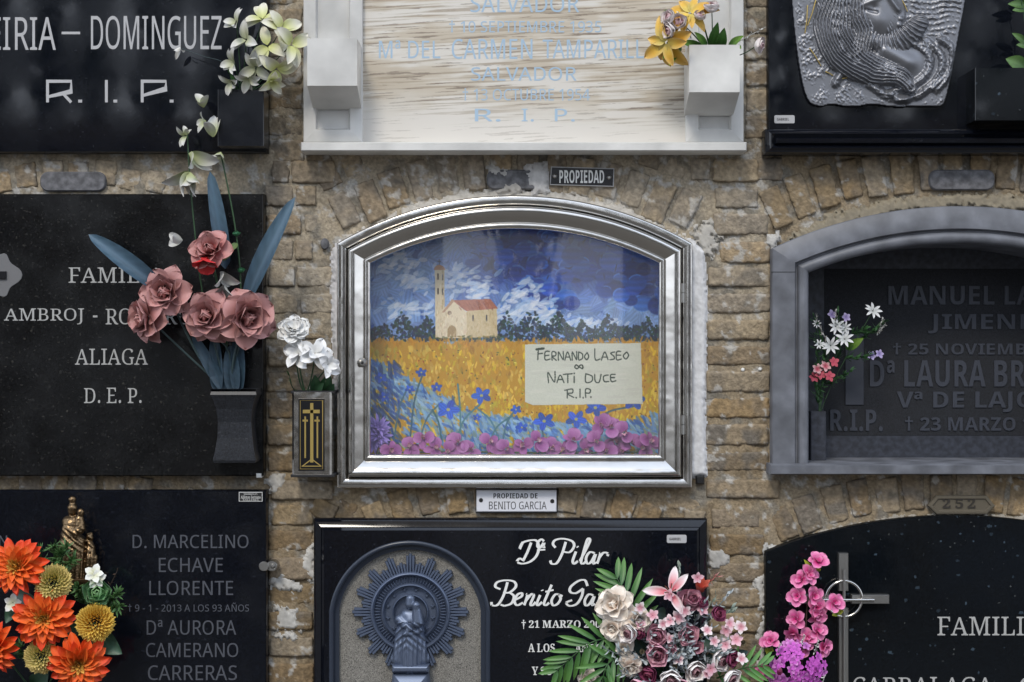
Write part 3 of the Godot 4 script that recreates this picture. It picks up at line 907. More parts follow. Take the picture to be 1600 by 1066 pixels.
# a rayed aureole behind a draped figure carrying a child
func sunburst(t: Node3D) -> void:
	var c := Vector2(641, 957)
	var r := hub(t, "sunburst_relief", Transform3D(Basis(), P(641, 957, 0.018)))
	for k in 32:
		var a := TAU * k / 32.0 + 0.0001
		var long := k % 2 == 0
		var r0 := 60.0
		var r1 := 91.0 if long else 78.0
		var u := Vector2(sin(a), -cos(a))
		var v := Vector2(u.y, -u.x)
		var mb := MB.new()
		for e in [-1, 0, 1]:
			var w := 2.0
			var o: Vector2 = c + v * (e * 4.5)
			var rr: float = r1 - absf(e) * 3.0
			var poly := orient(PackedVector2Array([o + u * r0 - v * w * 0.8, o + u * rr - v * w * 1.15, o + u * rr + v * w * 1.15, o + u * r0 + v * w * 0.8]))
			sweep(mb, poly, [Vector2(0, 0.016), Vector2(0, 0.0275), Vector2(0.9, 0.029)], 0.029)
			cap(mb, inset(poly, 0.9), 0.029, 0.029)
		put(r, mb.mesh(), "ray", M.lead)
	for q in [[63.0, 0.018, 4.0], [45.0, 0.0235, 3.0], [29.0, 0.023, 2.6]]:
		var ring := MB.new()
		var circle := PackedVector2Array()
		for k in 72:
			circle.append(c + Vector2(cos(TAU * k / 72), sin(TAU * k / 72)) * q[0])
		sweep(ring, orient(circle), [Vector2(0, 0.017), Vector2(0, 0.028), Vector2(q[2] * 0.3, 0.0325), Vector2(q[2] * 0.8, 0.034), Vector2(q[2] * 1.4, 0.031), Vector2(q[2] * 1.7, 0.026), Vector2(q[2] * 1.7, 0.017)], 0.03)
		put(r, ring.mesh(), "ring", M.lead)
	var disc := PackedVector2Array()
	for k in 60:
		disc.append(c + Vector2(cos(TAU * k / 60), sin(TAU * k / 60)) * 62.0)
	put(r, prism(disc, 0.012, 0.0215, 1.0), "disc", M.lead)
	var fl := MB.new()
	for k in 72:
		var a := TAU * k / 72.0
		var u := Vector2(sin(a), -cos(a))
		var v := Vector2(u.y, -u.x)
		sweep(fl, orient(PackedVector2Array([c + u * 47 - v * 1.1, c + u * 56 - v * 1.3, c + u * 56 + v * 1.3, c + u * 47 + v * 1.1])), [Vector2(0, 0.021), Vector2(0, 0.026), Vector2(0.9, 0.027)], 0.03)
	put(r, fl.mesh(), "flutes", M.lead)
	for k in 12:
		var a := TAU * (k + 0.5) / 12.0
		var star := PackedVector2Array()
		for e in 10:
			var rr := 3.6 if e % 2 == 0 else 1.6
			star.append(c + Vector2(cos(a), sin(a)) * 36.0 + Vector2(sin(TAU * e / 10), -cos(TAU * e / 10)) * rr)
		put(r, prism(star, 0.02, 0.0255, 0.4), "star", M.lead)
	var Z := 0.036
	var q := func(x: float, y: float, z: float) -> Vector3: return P(x, y, z)
	var bones := [[q.call(641, 936, Z + 0.008), q.call(641, 944, Z + 0.008), 0.009, 0.010], [q.call(636, 962, Z), q.call(646, 962, Z), 0.014, 0.014], [q.call(630, 975, Z - 0.004), q.call(625, 1030, Z - 0.006), 0.012, 0.017],
		[q.call(650, 975, Z - 0.004), q.call(657, 1030, Z - 0.006), 0.013, 0.017], [q.call(641, 970, Z), q.call(641, 1036, Z - 0.004), 0.018, 0.024], [q.call(651, 955, Z + 0.016), q.call(653, 972, Z + 0.016), 0.0085, 0.011], [q.call(650, 946, Z + 0.018), q.call(650, 948, Z + 0.018), 0.0075, 0.007],
		[q.call(624, 968, Z + 0.004), q.call(640, 984, Z + 0.02), 0.009, 0.006], [q.call(655, 985, Z + 0.01), q.call(634, 992, Z + 0.018), 0.007, 0.005]]
	var folds := func(p: Vector3) -> float:
		var x := (p.x / S + 800.0) - 641.0
		var y := 533.0 - p.y / S
		if y < 966.0:
			return 0.0
		return 0.0013 * sin(y * 0.55 - absf(x + 4.0) * 0.5) * smoothstep(1020.0, 985.0, y) + 0.0012 * sin(x * 0.95 + 0.4 * sin(y * 0.1)) * smoothstep(985.0, 1010.0, y)
	put(r, nets(bones, 0.0035, 0.0016, folds), "draped_figure", M.lead)
	var ped := MB.new()
	sweep(ped, rect(612, 1040, 670, 1052), [Vector2(0, 0.01), Vector2(0, 0.05), Vector2(2, 0.056), Vector2(4, 0.057)], 0.055)
	cap(ped, inset(rect(612, 1040, 670, 1052), 4), 0.057, 0.055)
	sweep(ped, orient(PackedVector2Array([Vector2(606, 1110), Vector2(676, 1110), Vector2(669, 1053), Vector2(613, 1053)])), [Vector2(0, 0.01), Vector2(0, 0.044), Vector2(5, 0.053), Vector2(14, 0.058)], 0.055)
	cap(ped, inset(orient(PackedVector2Array([Vector2(606, 1110), Vector2(676, 1110), Vector2(669, 1053), Vector2(613, 1053)])), 14), 0.058, 0.055)
	put(r, ped.mesh(), "pedestal", M.lead)

func corner_slab() -> void:
	var t := thing("memorial_slab", "arched black slab with blue flecks behind the ringed steel cross", "memorial slab", P(1490, 1186, 0.0))
	put(t, prism(arch(1196, 1790, 1195, 862, 806, 48), -0.02, 0.02, 1.5), "slab", M.granite_blue)
	text(t, "FAMILIA", 1465, 964, 1628, 993, 0.02, M.thin_engraved, true, false, 0.0003)
	text(t, "CARRALAGA", 1333, 1058, 1552, 1086, 0.02, M.thin_engraved, true, false, 0.0003)
	text(t, "C", 1594, 1058, 1618, 1086, 0.02, M.thin_engraved, true, false, 0.0003)
	var c := thing("metal_cross", "slim brushed steel cross with a ring, fixed on the blue-flecked slab", "cross", P(1318, 1186, 0.02))
	var z := 0.034
	put(c, prism(rect(1311, 865, 1326, 924), 0.02, z, 0.8), "upper_arm", M.steel_dull)
	put(c, prism(rect(1311, 951, 1326, 1190), 0.02, z, 0.8), "shaft", M.steel_dull)
	put(c, prism(rect(1331, 930, 1390, 944), 0.02, z, 0.8), "side_arm", M.steel_dull)
	put(c, prism(rect(1249, 930, 1306, 944), 0.02, z, 0.8), "side_arm", M.steel_dull)
	var ring := MB.new()
	var rp := PackedVector3Array()
	for k in 49:
		rp.append(P(1319 + 28 * cos(TAU * k / 48), 936 + 28 * sin(TAU * k / 48), z + 0.001))
	tube(ring, rp, 0.0026, 0.0026, 8)
	put(c, ring.mesh(), "ring", M.steel)
	var bar := MB.new()
	tube(bar, PackedVector3Array([P(1319, 890, z + 0.004), P(1319, 1190, z + 0.004)]), 0.003, 0.003, 8)
	put(c, bar.mesh(), "upright_rod", M.steel_dull)
	bar = MB.new()
	tube(bar, PackedVector3Array([P(1272, 938, z + 0.008), P(1366, 938, z + 0.008)]), 0.003, 0.003, 8)
	put(c, bar.mesh(), "cross_rod", M.steel)

# ---------- the glazed niche
func stroke(im: Image, x: float, y: float, len: float, wid: float, ang: float, col: Color, op := 1.0) -> void:   # one dab of paint; wall units, sRGB 0..255 colours
	var k := 1.7
	var cx := (x - 565.0) * k
	var cy := (y - 335.0) * k
	var rl := len * 0.5 * k
	var rw := maxf(wid * 0.5 * k, 0.6)
	var r := int(maxf(rl, rw)) + 1
	var ca := cos(ang)
	var sa := sin(ang)
	for py in range(maxi(0, int(cy) - r), mini(im.get_height(), int(cy) + r + 2)):
		for px in range(maxi(0, int(cx) - r), mini(im.get_width(), int(cx) + r + 2)):
			var dx := px - cx
			var dy := py - cy
			var a := (dx * ca + dy * sa) / rl
			var b := (-dx * sa + dy * ca) / rw
			var d := a * a + b * b
			if d < 1.0:
				var bristle := 1.0 + 0.09 * sin(b * 9.0 + x)
				im.set_pixel(px, py, im.get_pixel(px, py).lerp(col * bristle, op * minf(1.0, (1.0 - d) * 4.0)))

func line(im: Image, pts: Array, wid: float, col: Color) -> void:
	var s := smooth(pts, 5)
	for i in s.size() - 1:
		var d := s[i + 1] - s[i]
		stroke(im, (s[i].x + s[i + 1].x) * 0.5, (s[i].y + s[i + 1].y) * 0.5, d.length() + wid, wid, d.angle(), col, 0.9)

func quad_fill(im: Image, pts: Array, col: Color, op := 1.0) -> void:
	var pg := PackedVector2Array()
	for q in pts:
		pg.append((Vector2(q[0], q[1]) - Vector2(565, 335)) * 1.7)
	var bb := Rect2(pg[0], Vector2.ZERO)
	for q in pg:
		bb = bb.expand(q)
	for y in range(maxi(0, int(bb.position.y)), mini(im.get_height(), int(bb.end.y) + 1)):
		for x in range(maxi(0, int(bb.position.x)), mini(im.get_width(), int(bb.end.x) + 1)):
			if Geometry2D.is_point_in_polygon(Vector2(x, y), pg):
				im.set_pixel(x, y, im.get_pixel(x, y).lerp(col * rng.randf_range(0.95, 1.05), op))

func C(r: float, g: float, b: float) -> Color:
	return Color(r / 255.0, g / 255.0, b / 255.0)

func vary(c: Color, a: float) -> Color:
	var f := 1.0 + rng.randf_range(-a, a)
	return Color(clampf(c.r * f + rng.randf_range(-a, a) * 0.1, 0, 1), clampf(c.g * f + rng.randf_range(-a, a) * 0.1, 0, 1), clampf(c.b * f, 0, 1))

func painting() -> ImageTexture:
	var im := Image.create(816, 664, false, Image.FORMAT_RGB8)
	im.fill(C(50, 90, 165))
	im.fill_rect(Rect2i(0, 330, 816, 334), C(188, 140, 34))
	# sky: rolling blue dabs, deep at the top right, with white cloud on the left and in the middle; the left also paled, painting in the glass reflection
	for k in 1500:
		var x := rng.randf_range(565, 1045)
		var y := rng.randf_range(335, 528)
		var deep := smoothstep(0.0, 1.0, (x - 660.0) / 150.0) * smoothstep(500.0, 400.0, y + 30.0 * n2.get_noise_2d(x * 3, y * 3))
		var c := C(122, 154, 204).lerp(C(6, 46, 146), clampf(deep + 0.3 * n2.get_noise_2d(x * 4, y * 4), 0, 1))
		if n3.get_noise_2d(x * 2.2, y * 2.2) > 0.28 and deep > 0.6:
			c = C(8, 30, 92)
		stroke(im, x, y, rng.randf_range(18, 38), rng.randf_range(9, 18), n2.get_noise_2d(x * 2.0, y * 2.0) * 5.0, vary(c, 0.14), 0.75)
	for k in 150:   # the deep blue cloud mass: round puffs with a lighter curl along the top
		var x := rng.randf_range(715, 1040)
		var y := rng.randf_range(345, 350.0 + 130.0 * smoothstep(700.0, 860.0, x))
		var r := rng.randf_range(9, 19)
		var base: Color = [C(14, 60, 160), C(22, 78, 184), C(8, 40, 122), C(34, 98, 200)][k % 4]
		stroke(im, x, y, r * 2.0, r * 1.7, 0, vary(base, 0.12), 0.8)
		var a0 := rng.randf_range(PI, 1.4 * PI)
		var pts := []
		for e in 5:
			pts.append([x + r * 0.85 * cos(a0 + e * 0.35), y + r * 0.75 * sin(a0 + e * 0.35)])
		line(im, pts, rng.randf_range(1.8, 3.6), vary(base.lerp(C(120, 168, 226), 0.35), 0.15))
	for k in 26:
		stroke(im, rng.randf_range(740, 1030), rng.randf_range(352, 440), rng.randf_range(6, 14), 2.0, rng.randf() * 3.0, C(8, 24, 70), 0.7)
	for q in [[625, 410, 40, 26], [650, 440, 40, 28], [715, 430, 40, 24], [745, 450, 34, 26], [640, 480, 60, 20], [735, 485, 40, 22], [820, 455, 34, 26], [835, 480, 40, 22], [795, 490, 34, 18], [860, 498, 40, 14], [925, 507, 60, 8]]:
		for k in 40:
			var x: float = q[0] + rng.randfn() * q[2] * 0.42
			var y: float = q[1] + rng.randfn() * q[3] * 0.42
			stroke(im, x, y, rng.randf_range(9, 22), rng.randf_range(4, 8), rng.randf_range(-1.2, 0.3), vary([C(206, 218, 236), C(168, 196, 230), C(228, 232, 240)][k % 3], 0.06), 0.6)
	# far tree line
	for k in 1500:
		var x := rng.randf_range(565, 1045)
		var top := 511.0 + 8.0 * n1.get_noise_2d(x * 3.0, 5.0)
		for q in [[628, 486], [610, 500], [668, 492], [792, 488], [830, 480], [872, 484], [910, 498], [950, 490], [1010, 494]]:
			top = minf(top, q[1] + absf(x - q[0]) * 1.5)
		stroke(im, x, lerpf(top, 532.0, rng.randf()), rng.randf_range(4, 9), rng.randf_range(3, 5), rng.randf() * 3.0, vary([C(18, 42, 52), C(26, 58, 44), C(18, 36, 70)][k % 3], 0.3), 0.85)
	# wheat field
	for k in 2600:
		var x := rng.randf_range(565, 1045)
		var y := rng.randf_range(529, 700)
		var c: Color = [C(208, 166, 30), C(196, 146, 14), C(220, 188, 34), C(206, 160, 60)][k % 4]
		if y > 610:
			c = c.lerp(C(214, 192, 24), 0.5)
		c = c.lerp(C(224, 190, 96), 0.8 * smoothstep(0.0, 0.4, n2.get_noise_2d(x * 2.4 + 40.0, y * 2.4) + 0.25 * (1.0 - smoothstep(600.0, 760.0, x))))  # left side paled further: reflection on the glass painted into the wheat
		c = c.lerp(C(150, 96, 14), 0.6 * smoothstep(0.05, 0.4, n2.get_noise_2d(x * 3.0 + 440.0, y * 3.0)))
		c = c.lerp(C(140, 140, 40), 0.5 * smoothstep(0.15, 0.4, n2.get_noise_2d(x * 4.0 + 840.0, y * 4.0)))
		if y < 540:
			c = C(186, 128, 10)
		stroke(im, x, y, rng.randf_range(6, 13), rng.randf_range(2.5, 5), PI / 2 + rng.randf_range(-0.5, 0.5), vary(c, 0.14), 0.75)
	for k in 420:
		stroke(im, rng.randf_range(565, 1045), rng.randf_range(545, 660), rng.randf_range(2, 5), rng.randf_range(1.5, 2.6), rng.randf() * 3.0, vary([C(120, 70, 20), C(70, 84, 26), C(222, 210, 90), C(150, 60, 20)][k % 4], 0.2), 0.8)
	# pale blue bank along the lower left
	for k in 1700:
		var x := rng.randf_range(565, 1045)
		var edge := 560.0 + (x - 575.0) * 0.52 if x < 740.0 else 646.0 + (x - 740.0) * 0.1
		if x > 960.0:
			edge = 668.0 - (x - 960.0) * 0.35
		var y := edge + absf(rng.randfn()) * 45.0 + 4.0 * n1.get_noise_2d(x * 4.0, 1.0)
		if y < 725:
			stroke(im, x, y, rng.randf_range(10, 24), rng.randf_range(3, 6), rng.randf_range(0.2, 1.5), vary([C(120, 162, 206), C(92, 140, 196), C(150, 184, 212), C(52, 96, 168), C(120, 150, 150)][k % 5], 0.14), 0.75)
	for k in 140:
		stroke(im, rng.randf_range(565, 625), rng.randf_range(570, 700), rng.randf_range(12, 26), 5, rng.randf_range(0.6, 1.7), vary(C(34, 66, 132), 0.25), 0.6)
	# stems and blue flowers
	for q in [[640, 690, 660, 585], [655, 690, 690, 628], [712, 690, 750, 632], [720, 690, 715, 600], [690, 690, 675, 640], [780, 690, 742, 636], [785, 690, 805, 640], [850, 690, 840, 658], [615, 690, 640, 600], [940, 650, 990, 635], [935, 690, 950, 650], [765, 690, 800, 650]]:
		line(im, [[q[0], q[1]], [lerpf(q[0], q[2], 0.35), lerpf(q[1], q[3], 0.6)], [q[2], q[3]]], 3.4, vary(C(62, 104, 118), 0.2))
	for q in [[752, 618, 16], [700, 640, 18], [806, 640, 9], [850, 658, 17], [900, 655, 17], [930, 637, 17], [990, 626, 18], [658, 582, 9], [682, 605, 9], [640, 608, 8], [745, 652, 7], [815, 668, 10], [595, 590, 10], [600, 620, 9]]:
		for e in 5:
			var a: float = TAU * e / 5.0 + q[0]
			stroke(im, q[0] + cos(a) * q[2] * 0.55, q[1] + sin(a) * q[2] * 0.4, q[2] * 1.0, q[2] * 0.62, a, vary(C(40, 84, 190), 0.2), 0.95)
		stroke(im, q[0], q[1], q[2] * 0.35, q[2] * 0.3, 0, C(170, 170, 110))
	# chapel: bell tower, gabled nave, red tiles
	quad_fill(im, [[679, 420], [694, 420], [695, 528], [680, 528]], C(216, 202, 172))
	quad_fill(im, [[690, 420], [694, 420], [695, 528], [690, 528]], C(188, 168, 130))
	quad_fill(im, [[677, 422], [680, 416], [686, 413], [693, 416], [696, 422]], C(176, 132, 98))
	quad_fill(im, [[682, 528], [682, 490], [708, 470], [729, 488], [729, 528]], C(222, 206, 174))
	quad_fill(im, [[729, 484], [776, 482], [777, 526], [729, 528]], C(204, 184, 142))
	quad_fill(im, [[706, 469], [766, 467], [778, 482], [728, 486]], C(168, 104, 80))
	quad_fill(im, [[690, 488], [706, 467], [710, 470], [694, 488]], C(178, 140, 108))
	line(im, [[686, 413], [686, 405]], 1.4, C(70, 66, 60))
	line(im, [[683.5, 408], [688.5, 408]], 1.3, C(70, 66, 60))
	for q in [[684, 432], [691, 433], [684, 455], [691, 456], [739, 497], [760, 497]]:
		line(im, [[q[0], q[1] - 4], [q[0], q[1] + 4]], 2.6, C(52, 44, 40))
	stroke(im, 702, 489, 7, 7, 0, C(140, 112, 84))
	quad_fill(im, [[699, 527], [699, 514], [702, 509], [706, 508], [711, 511], [713, 516], [713, 527]], C(160, 132, 84))
	for k in 150:
		var x := rng.randf_range(682, 777)
		stroke(im, x, rng.randf_range(490, 527), rng.randf_range(4, 9), 2.6, rng.randf_range(1.2, 1.9), vary([C(222, 206, 172), C(196, 172, 128), C(206, 178, 150), C(232, 222, 196)][k % 4] if x < 729 else [C(204, 182, 138), C(182, 156, 110), C(214, 196, 158)][k % 3], 0.08), 0.5)
	for k in 60:
		stroke(im, rng.randf_range(680, 694), rng.randf_range(420, 526), rng.randf_range(4, 8), 2.2, PI / 2, vary([C(218, 204, 176), C(190, 166, 126), C(228, 218, 196)][k % 3], 0.08), 0.5)
	for k in 46:
		var f := rng.randf()
		stroke(im, lerpf(714, 770, f) + rng.randf_range(-3, 3), rng.randf_range(469, 483), 8, 2.0, 0.9, vary([C(164, 98, 74), C(186, 120, 92), C(136, 76, 60)][k % 3], 0.12), 0.6)
	for k in 40:
		stroke(im, rng.randf_range(676, 782), 527 + rng.randf_range(-2, 3), 6, 2.4, rng.randf_range(-0.5, 0.5), vary([C(70, 84, 40), C(150, 120, 40), C(96, 100, 50)][k % 3], 0.2), 0.7)
	# the painted name card
	quad_fill(im, [[820, 538], [1001, 536], [1004, 631], [832, 633], [820, 628]], C(206, 208, 192))
	for k in 80:
		stroke(im, rng.randf_range(832, 992), rng.randf_range(546, 624), 30, 5, rng.randf_range(-0.1, 0.1), vary(C(208, 208, 194), 0.06), 0.5)
	var ink := C(44, 58, 46)
	for q in [[[840, 562], [840.8, 546]], [[837.5, 546], [850, 544]], [[840.8, 553], [847.5, 552]],
		[[858.3, 549], [851.6, 550], [851.6, 562], [859.1, 561]], [[851.6, 556], [857.4, 555]], [[862.4, 563], [862.4, 550], [868.2, 551], [867.4, 556], [862.4, 557], [869, 563]], [[872.4, 563], [872.4, 550], [879.8, 562], [879.8, 549]], [[882.3, 563], [886.5, 550], [891.5, 563]], [[884, 558], [889.8, 558]], [[894, 563], [894, 550], [900.6, 562], [900.6, 549]], [[903.9, 550], [903.9, 562], [909.7, 560], [909.7, 553], [903.9, 550]], [[917.2, 551], [913, 557], [916.4, 562], [919.7, 557], [917.2, 551]],
		[[929, 545], [930, 562], [937.3, 561]], [[939.4, 563], [944.6, 550], [949.8, 562]], [[940.4, 558], [948.8, 558]], [[960.2, 550], [954, 552], [959.2, 557], [959.2, 561], [952.9, 562]], [[969.6, 549], [963.3, 550], [963.3, 562], [970.6, 561]], [[963.3, 555], [969.6, 555]], [[978.9, 550], [973.7, 556], [977.9, 561], [982, 555], [978.9, 550]],
		[[904, 573], [900, 570], [898, 574], [902, 576], [906, 571], [910, 571], [910, 576], [904, 573]],
		[[857, 598], [856, 582], [866, 597], [867, 580]], [[870, 598], [875, 586], [881, 598]], [[872, 593], [879, 593]], [[880, 585], [894, 584]], [[887, 585], [887, 598]], [[897, 588], [897, 598]], [[897, 583], [897, 584]],
		[[915, 584], [915, 597], [924, 596], [925, 588], [915, 584]], [[929, 585], [930, 596], [936, 597], [939, 585]], [[950, 586], [943, 588], [944, 596], [951, 596]], [[961, 585], [954, 586], [955, 596], [962, 595]], [[955, 590], [960, 590]],
		[[886, 622], [886, 609]], [[882, 610], [894, 608], [894, 614], [886, 615], [896, 621]], [[900, 621], [900, 622]], [[906, 608], [906, 621]], [[911, 621], [911, 622]], [[915, 621], [915, 608], [922, 609], [921, 614], [915, 614]], [[923, 620], [923, 621]]]:
		line(im, q, 2.1, ink)
	line(im, [[838, 546], [849, 544.5]], 4.0, ink)
	return ImageTexture.create_from_image(im)

func glazed_niche() -> void:
	var t := thing("steel_niche_door", "polished steel arched frame with glazed hinged door over the painted niche", "niche door", P(804, 763, 0.0))
	var outer := arch(526, 1082, 763, 380, 305, 44)
	var mb := MB.new()
	sweep(mb, outer, [Vector2(0, -0.004), Vector2(0, 0.026), Vector2(1, 0.03), Vector2(3, 0.031), Vector2(13, 0.031), Vector2(15, 0.029), Vector2(15.5, 0.012)], 0.03)
	put(t, mb.mesh(), "fixed_frame", M.steel)
	mb = MB.new()
	var prof := [Vector2(17.5, 0.012), Vector2(17.5, 0.036), Vector2(18.2, 0.0405), Vector2(20, 0.044), Vector2(22.5, 0.046), Vector2(25, 0.0462), Vector2(29, 0.0445), Vector2(35, 0.0395), Vector2(41, 0.0325), Vector2(43, 0.0305), Vector2(43.5, 0.0325), Vector2(46, 0.034), Vector2(50, 0.033), Vector2(52, 0.03), Vector2(52, 0.012)]
	sweep(mb, outer, prof, 0.035)
	var door := put(t, mb.mesh(), "door_frame", M.steel)
	mb = MB.new()
	var pane := inset(outer, 50.0)
	sweep(mb, pane, [Vector2(0, 0.018), Vector2(0, 0.021)], 0.03)
	cap(mb, pane, 0.021, 0.03)
	put(door, mb.mesh(), "glass_pane", M.glass)
	for y in [458.0, 664.0]:
		mb = MB.new()
		tube(mb, PackedVector3Array([P(1066, y - 15, 0.036), P(1066, y - 14.9, 0.036), P(1066, y - 1, 0.036)]), 0.0052, 0.0052, 10)
		tube(mb, PackedVector3Array([P(1066, y, 0.036), P(1066, y + 15, 0.036)]), 0.0052, 0.0052, 10)
		put(t, mb.mesh(), "hinge", M.steel_dull)
	screw(door, 566, 567, 0.04, 7.5, M.steel_dull, "lock")
	screw(door, 566, 567, 0.0455, 2.5, M.black_paint, "keyhole")
	# the recess: painted board at the back and plain reveals
	var nb := thing("painted_board", "landscape painting of a chapel and wheat field with handwritten name card", "painting", P(804, 720, -0.06))
	mb = MB.new()
	var zb := -0.06
	var pr := [P(565, 725.6, zb), P(1045, 725.6, zb), P(1045, 335, zb), P(565, 335, zb)]
	var uv := [Vector2(0, 1), Vector2(1, 1), Vector2(1, 0), Vector2(0, 0)]
	var q := []
	for k in 4:
		q.append(mb.add(pr[k], Vector3(0, 0, 1), Color.WHITE, uv[k]))
	mb.quad(q[0], q[1], q[2], q[3])
	mb.flat(pr[3] - Vector3(0, 0, 0.008), pr[2] - Vector3(0, 0, 0.008), pr[1] - Vector3(0, 0, 0.008), pr[0] - Vector3(0, 0, 0.008))
	var pm := std(Color.WHITE, 0.5)
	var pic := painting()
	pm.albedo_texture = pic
	var ridge: Image = pic.get_image().duplicate()
	ridge.convert(Image.FORMAT_L8)
	ridge.convert(Image.FORMAT_RGBA8)
	ridge.bump_map_to_normal_map(2.0)
	pm.normal_enabled = true
	pm.normal_texture = ImageTexture.create_from_image(ridge)
	pm.normal_scale = 0.7
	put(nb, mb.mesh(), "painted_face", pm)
	var rv := MB.new()
	sweep(rv, inset(outer, 30.0), [Vector2(0, 0.012), Vector2(0, -0.075)], 0.0)
	var rn := thing("niche_recess", "plain whitewashed lining of the recess behind the glass door", "niche", P(804, 735, -0.07))
	put(rn, rv.mesh(), "lining", std(Color(0.4, 0.42, 0.45), 0.9))

func grey_niche() -> void:
	var t := thing("stone_niche", "blue-grey stone arched surround with recessed slate lettering panel and sill", "niche", P(1500, 742, 0.0))
	var o := arch(1207, 1793, 735, 388, 322, 44)
	var mb := MB.new()
	sweep(mb, o, [Vector2(0, -0.01), Vector2(0, 0.03), Vector2(1.5, 0.032), Vector2(35, 0.032), Vector2(36, 0.03), Vector2(37, 0.022), Vector2(40, 0.022), Vector2(41, 0.026), Vector2(44, 0.031), Vector2(49, 0.0325), Vector2(54, 0.031), Vector2(57, 0.026), Vector2(58, 0.02), Vector2(58, -0.19)], 0.032, true)
	var fr := put(t, mb.mesh(), "surround", M.bluestone)
	put(fr, prism(rect(1206.5, 424.6, 1243, 425.6), 0.02, 0.0325, 0.1), "joint", M.black_paint)
	mb = MB.new()
	sweep(mb, rect(1204, 726, 1796, 742), [Vector2(0, -0.19), Vector2(0, 0.052), Vector2(1.5, 0.055)], 0.055)
	cap(mb, inset(rect(1204, 726, 1796, 742), 1.5), 0.055, 0.055)
	put(t, mb.mesh(), "sill", M.bluestone)
	var zp := -0.15
	var pan := put(t, prism(rect(1230, 290, 1800, 745), -0.19, zp, 0.1), "panel", M.slate)
	put(pan, prism(rect(1288, 420, 1800, 681), zp - 0.001, zp + 0.0006, 0.1), "pitted_field", M.slate_pitted)
	for q in [["MANUEL LA", 1388, 447, 1615, 476], ["JIMENEZ", 1450, 491, 1640, 521], ["† 25 NOVIEMBRE", 1395, 536, 1640, 554], ["Dª LAURA BRI", 1359, 563, 1618, 604], ["Vª DE LAJO", 1401, 612, 1616, 644], ["† 23 MARZO 19", 1414, 651, 1630, 673], ["R.I.P.", 1297, 640, 1379, 674]]:
		text(pan, q[0], q[1], q[2], q[3], q[4], zp, M.slate_letter, false, true, 0.003)
	put(pan, prism(rect(1321, 520, 1350, 633), zp, zp + 0.003, 0.5), "cross_post", M.slate_letter)

# ---------- signs and number plates
func signs() -> void:
	var t := thing("enamel_sign", "small black PROPIEDAD plate screwed above the steel frame", "sign", P(910, 276, 0.0))
	put(t, prism(orient(PackedVector2Array([Vector2(859, 289), Vector2(959, 292), Vector2(960, 263), Vector2(861, 260)])), -0.004, 0.006, 0.6), "rim", M.silver_paint)
	put(t, prism(orient(PackedVector2Array([Vector2(860.5, 287.6), Vector2(957.6, 290.4), Vector2(958.6, 264.4), Vector2(862.4, 261.6)])), 0.0, 0.0068, 0.4), "plate", M.black_enamel)
	text(t, "PROPIEDAD", 874, 266, 944, 286, 0.0068, M.white_paint, false, true, 0.0003)
	screw(t, 867, 275, 0.0068, 4, M.steel_dull)
	screw(t, 952, 277, 0.0068, 4, M.steel_dull)
	t = thing("enamel_sign", "white ownership plate with black capitals screwed below the steel frame", "sign", P(807, 783, 0.0))
	put(t, prism(rect(743, 764.5, 871, 802), -0.004, 0.008, 1.0), "rim", M.black_paint)
	put(t, prism(rect(744, 765.5, 870, 800.5), 0.0, 0.0095, 1.5), "plate", M.white_enamel)
	text(t, "PROPIEDAD DE", 771, 771, 840, 779, 0.0095, M.black_paint, false, true, 0.0003)
	text(t, "BENITO GARCIA", 764, 784, 854, 796, 0.0095, M.black_paint, false, false, 0.0003)
	screw(t, 751.5, 782, 0.0095, 3.4, M.plastic_dark)
	screw(t, 863, 783.5, 0.0095, 3.4, M.plastic_dark)
	for q in [[62, 268, 165, 299, "smooth grey blank number plate above the grey family slab"], [760, 265, 850, 296, "flaking grey number plate left of the black PROPIEDAD plate"], [1452, 265, 1555, 297, "smooth grey blank number plate above the stone niche arch"]]:
		var n := thing("number_plate", q[4], "number plate", P((q[0] + q[2]) * 0.5, q[3], 0.0), "number plates over the niches")
		put(n, prism(rounded(q[0], q[1], q[2], q[3], 13.0), -0.012, 0.0065, 2.0), "plate", M.cement)
		if q[0] == 760:
			smear(n, [[822, 262], [852, 258], [854, 300], [836, 302], [826, 284]], 0.0066, 0.003, Color(0.55, 0.54, 0.53), "lime_flake", 6.0)
			smear(n, [[765, 262], [792, 266], [790, 276], [768, 274]], 0.0062, 0.003, Color(0.5, 0.49, 0.47), "lime_flake", 6.0)
			smear(n, [[790, 288], [812, 284], [818, 300], [780, 300]], 0.0062, 0.003, Color(0.42, 0.4, 0.37), "lime_flake", 6.0)
	var d := thing("number_plate", "cast number plate reading 252 over the blue-flecked arched slab", "number plate", P(1500, 805, 0.0), "number plates over the niches")
	var o := orient(PackedVector2Array([Vector2(1462, 803), Vector2(1540, 803), Vector2(1553, 790), Vector2(1540, 774), Vector2(1462, 774), Vector2(1449, 790)]))
	var mb := MB.new()
	sweep(mb, o, [Vector2(0, -0.01), Vector2(0, 0.01), Vector2(1, 0.011), Vector2(4.5, 0.011), Vector2(6, 0.008)], 0.0)
	cap(mb, inset(o, 6), 0.008, 0.0)
	put(d, mb.mesh(), "plate", std(Color(0.11, 0.095, 0.07), 0.9))
	for q in [["2", 1473], ["5", 1493], ["2", 1512]]:
		text(d, q[0], q[1], 779, q[1] + 12, 794, 0.008, std(Color(0.035, 0.03, 0.026), 0.9), true, true, 0.002)

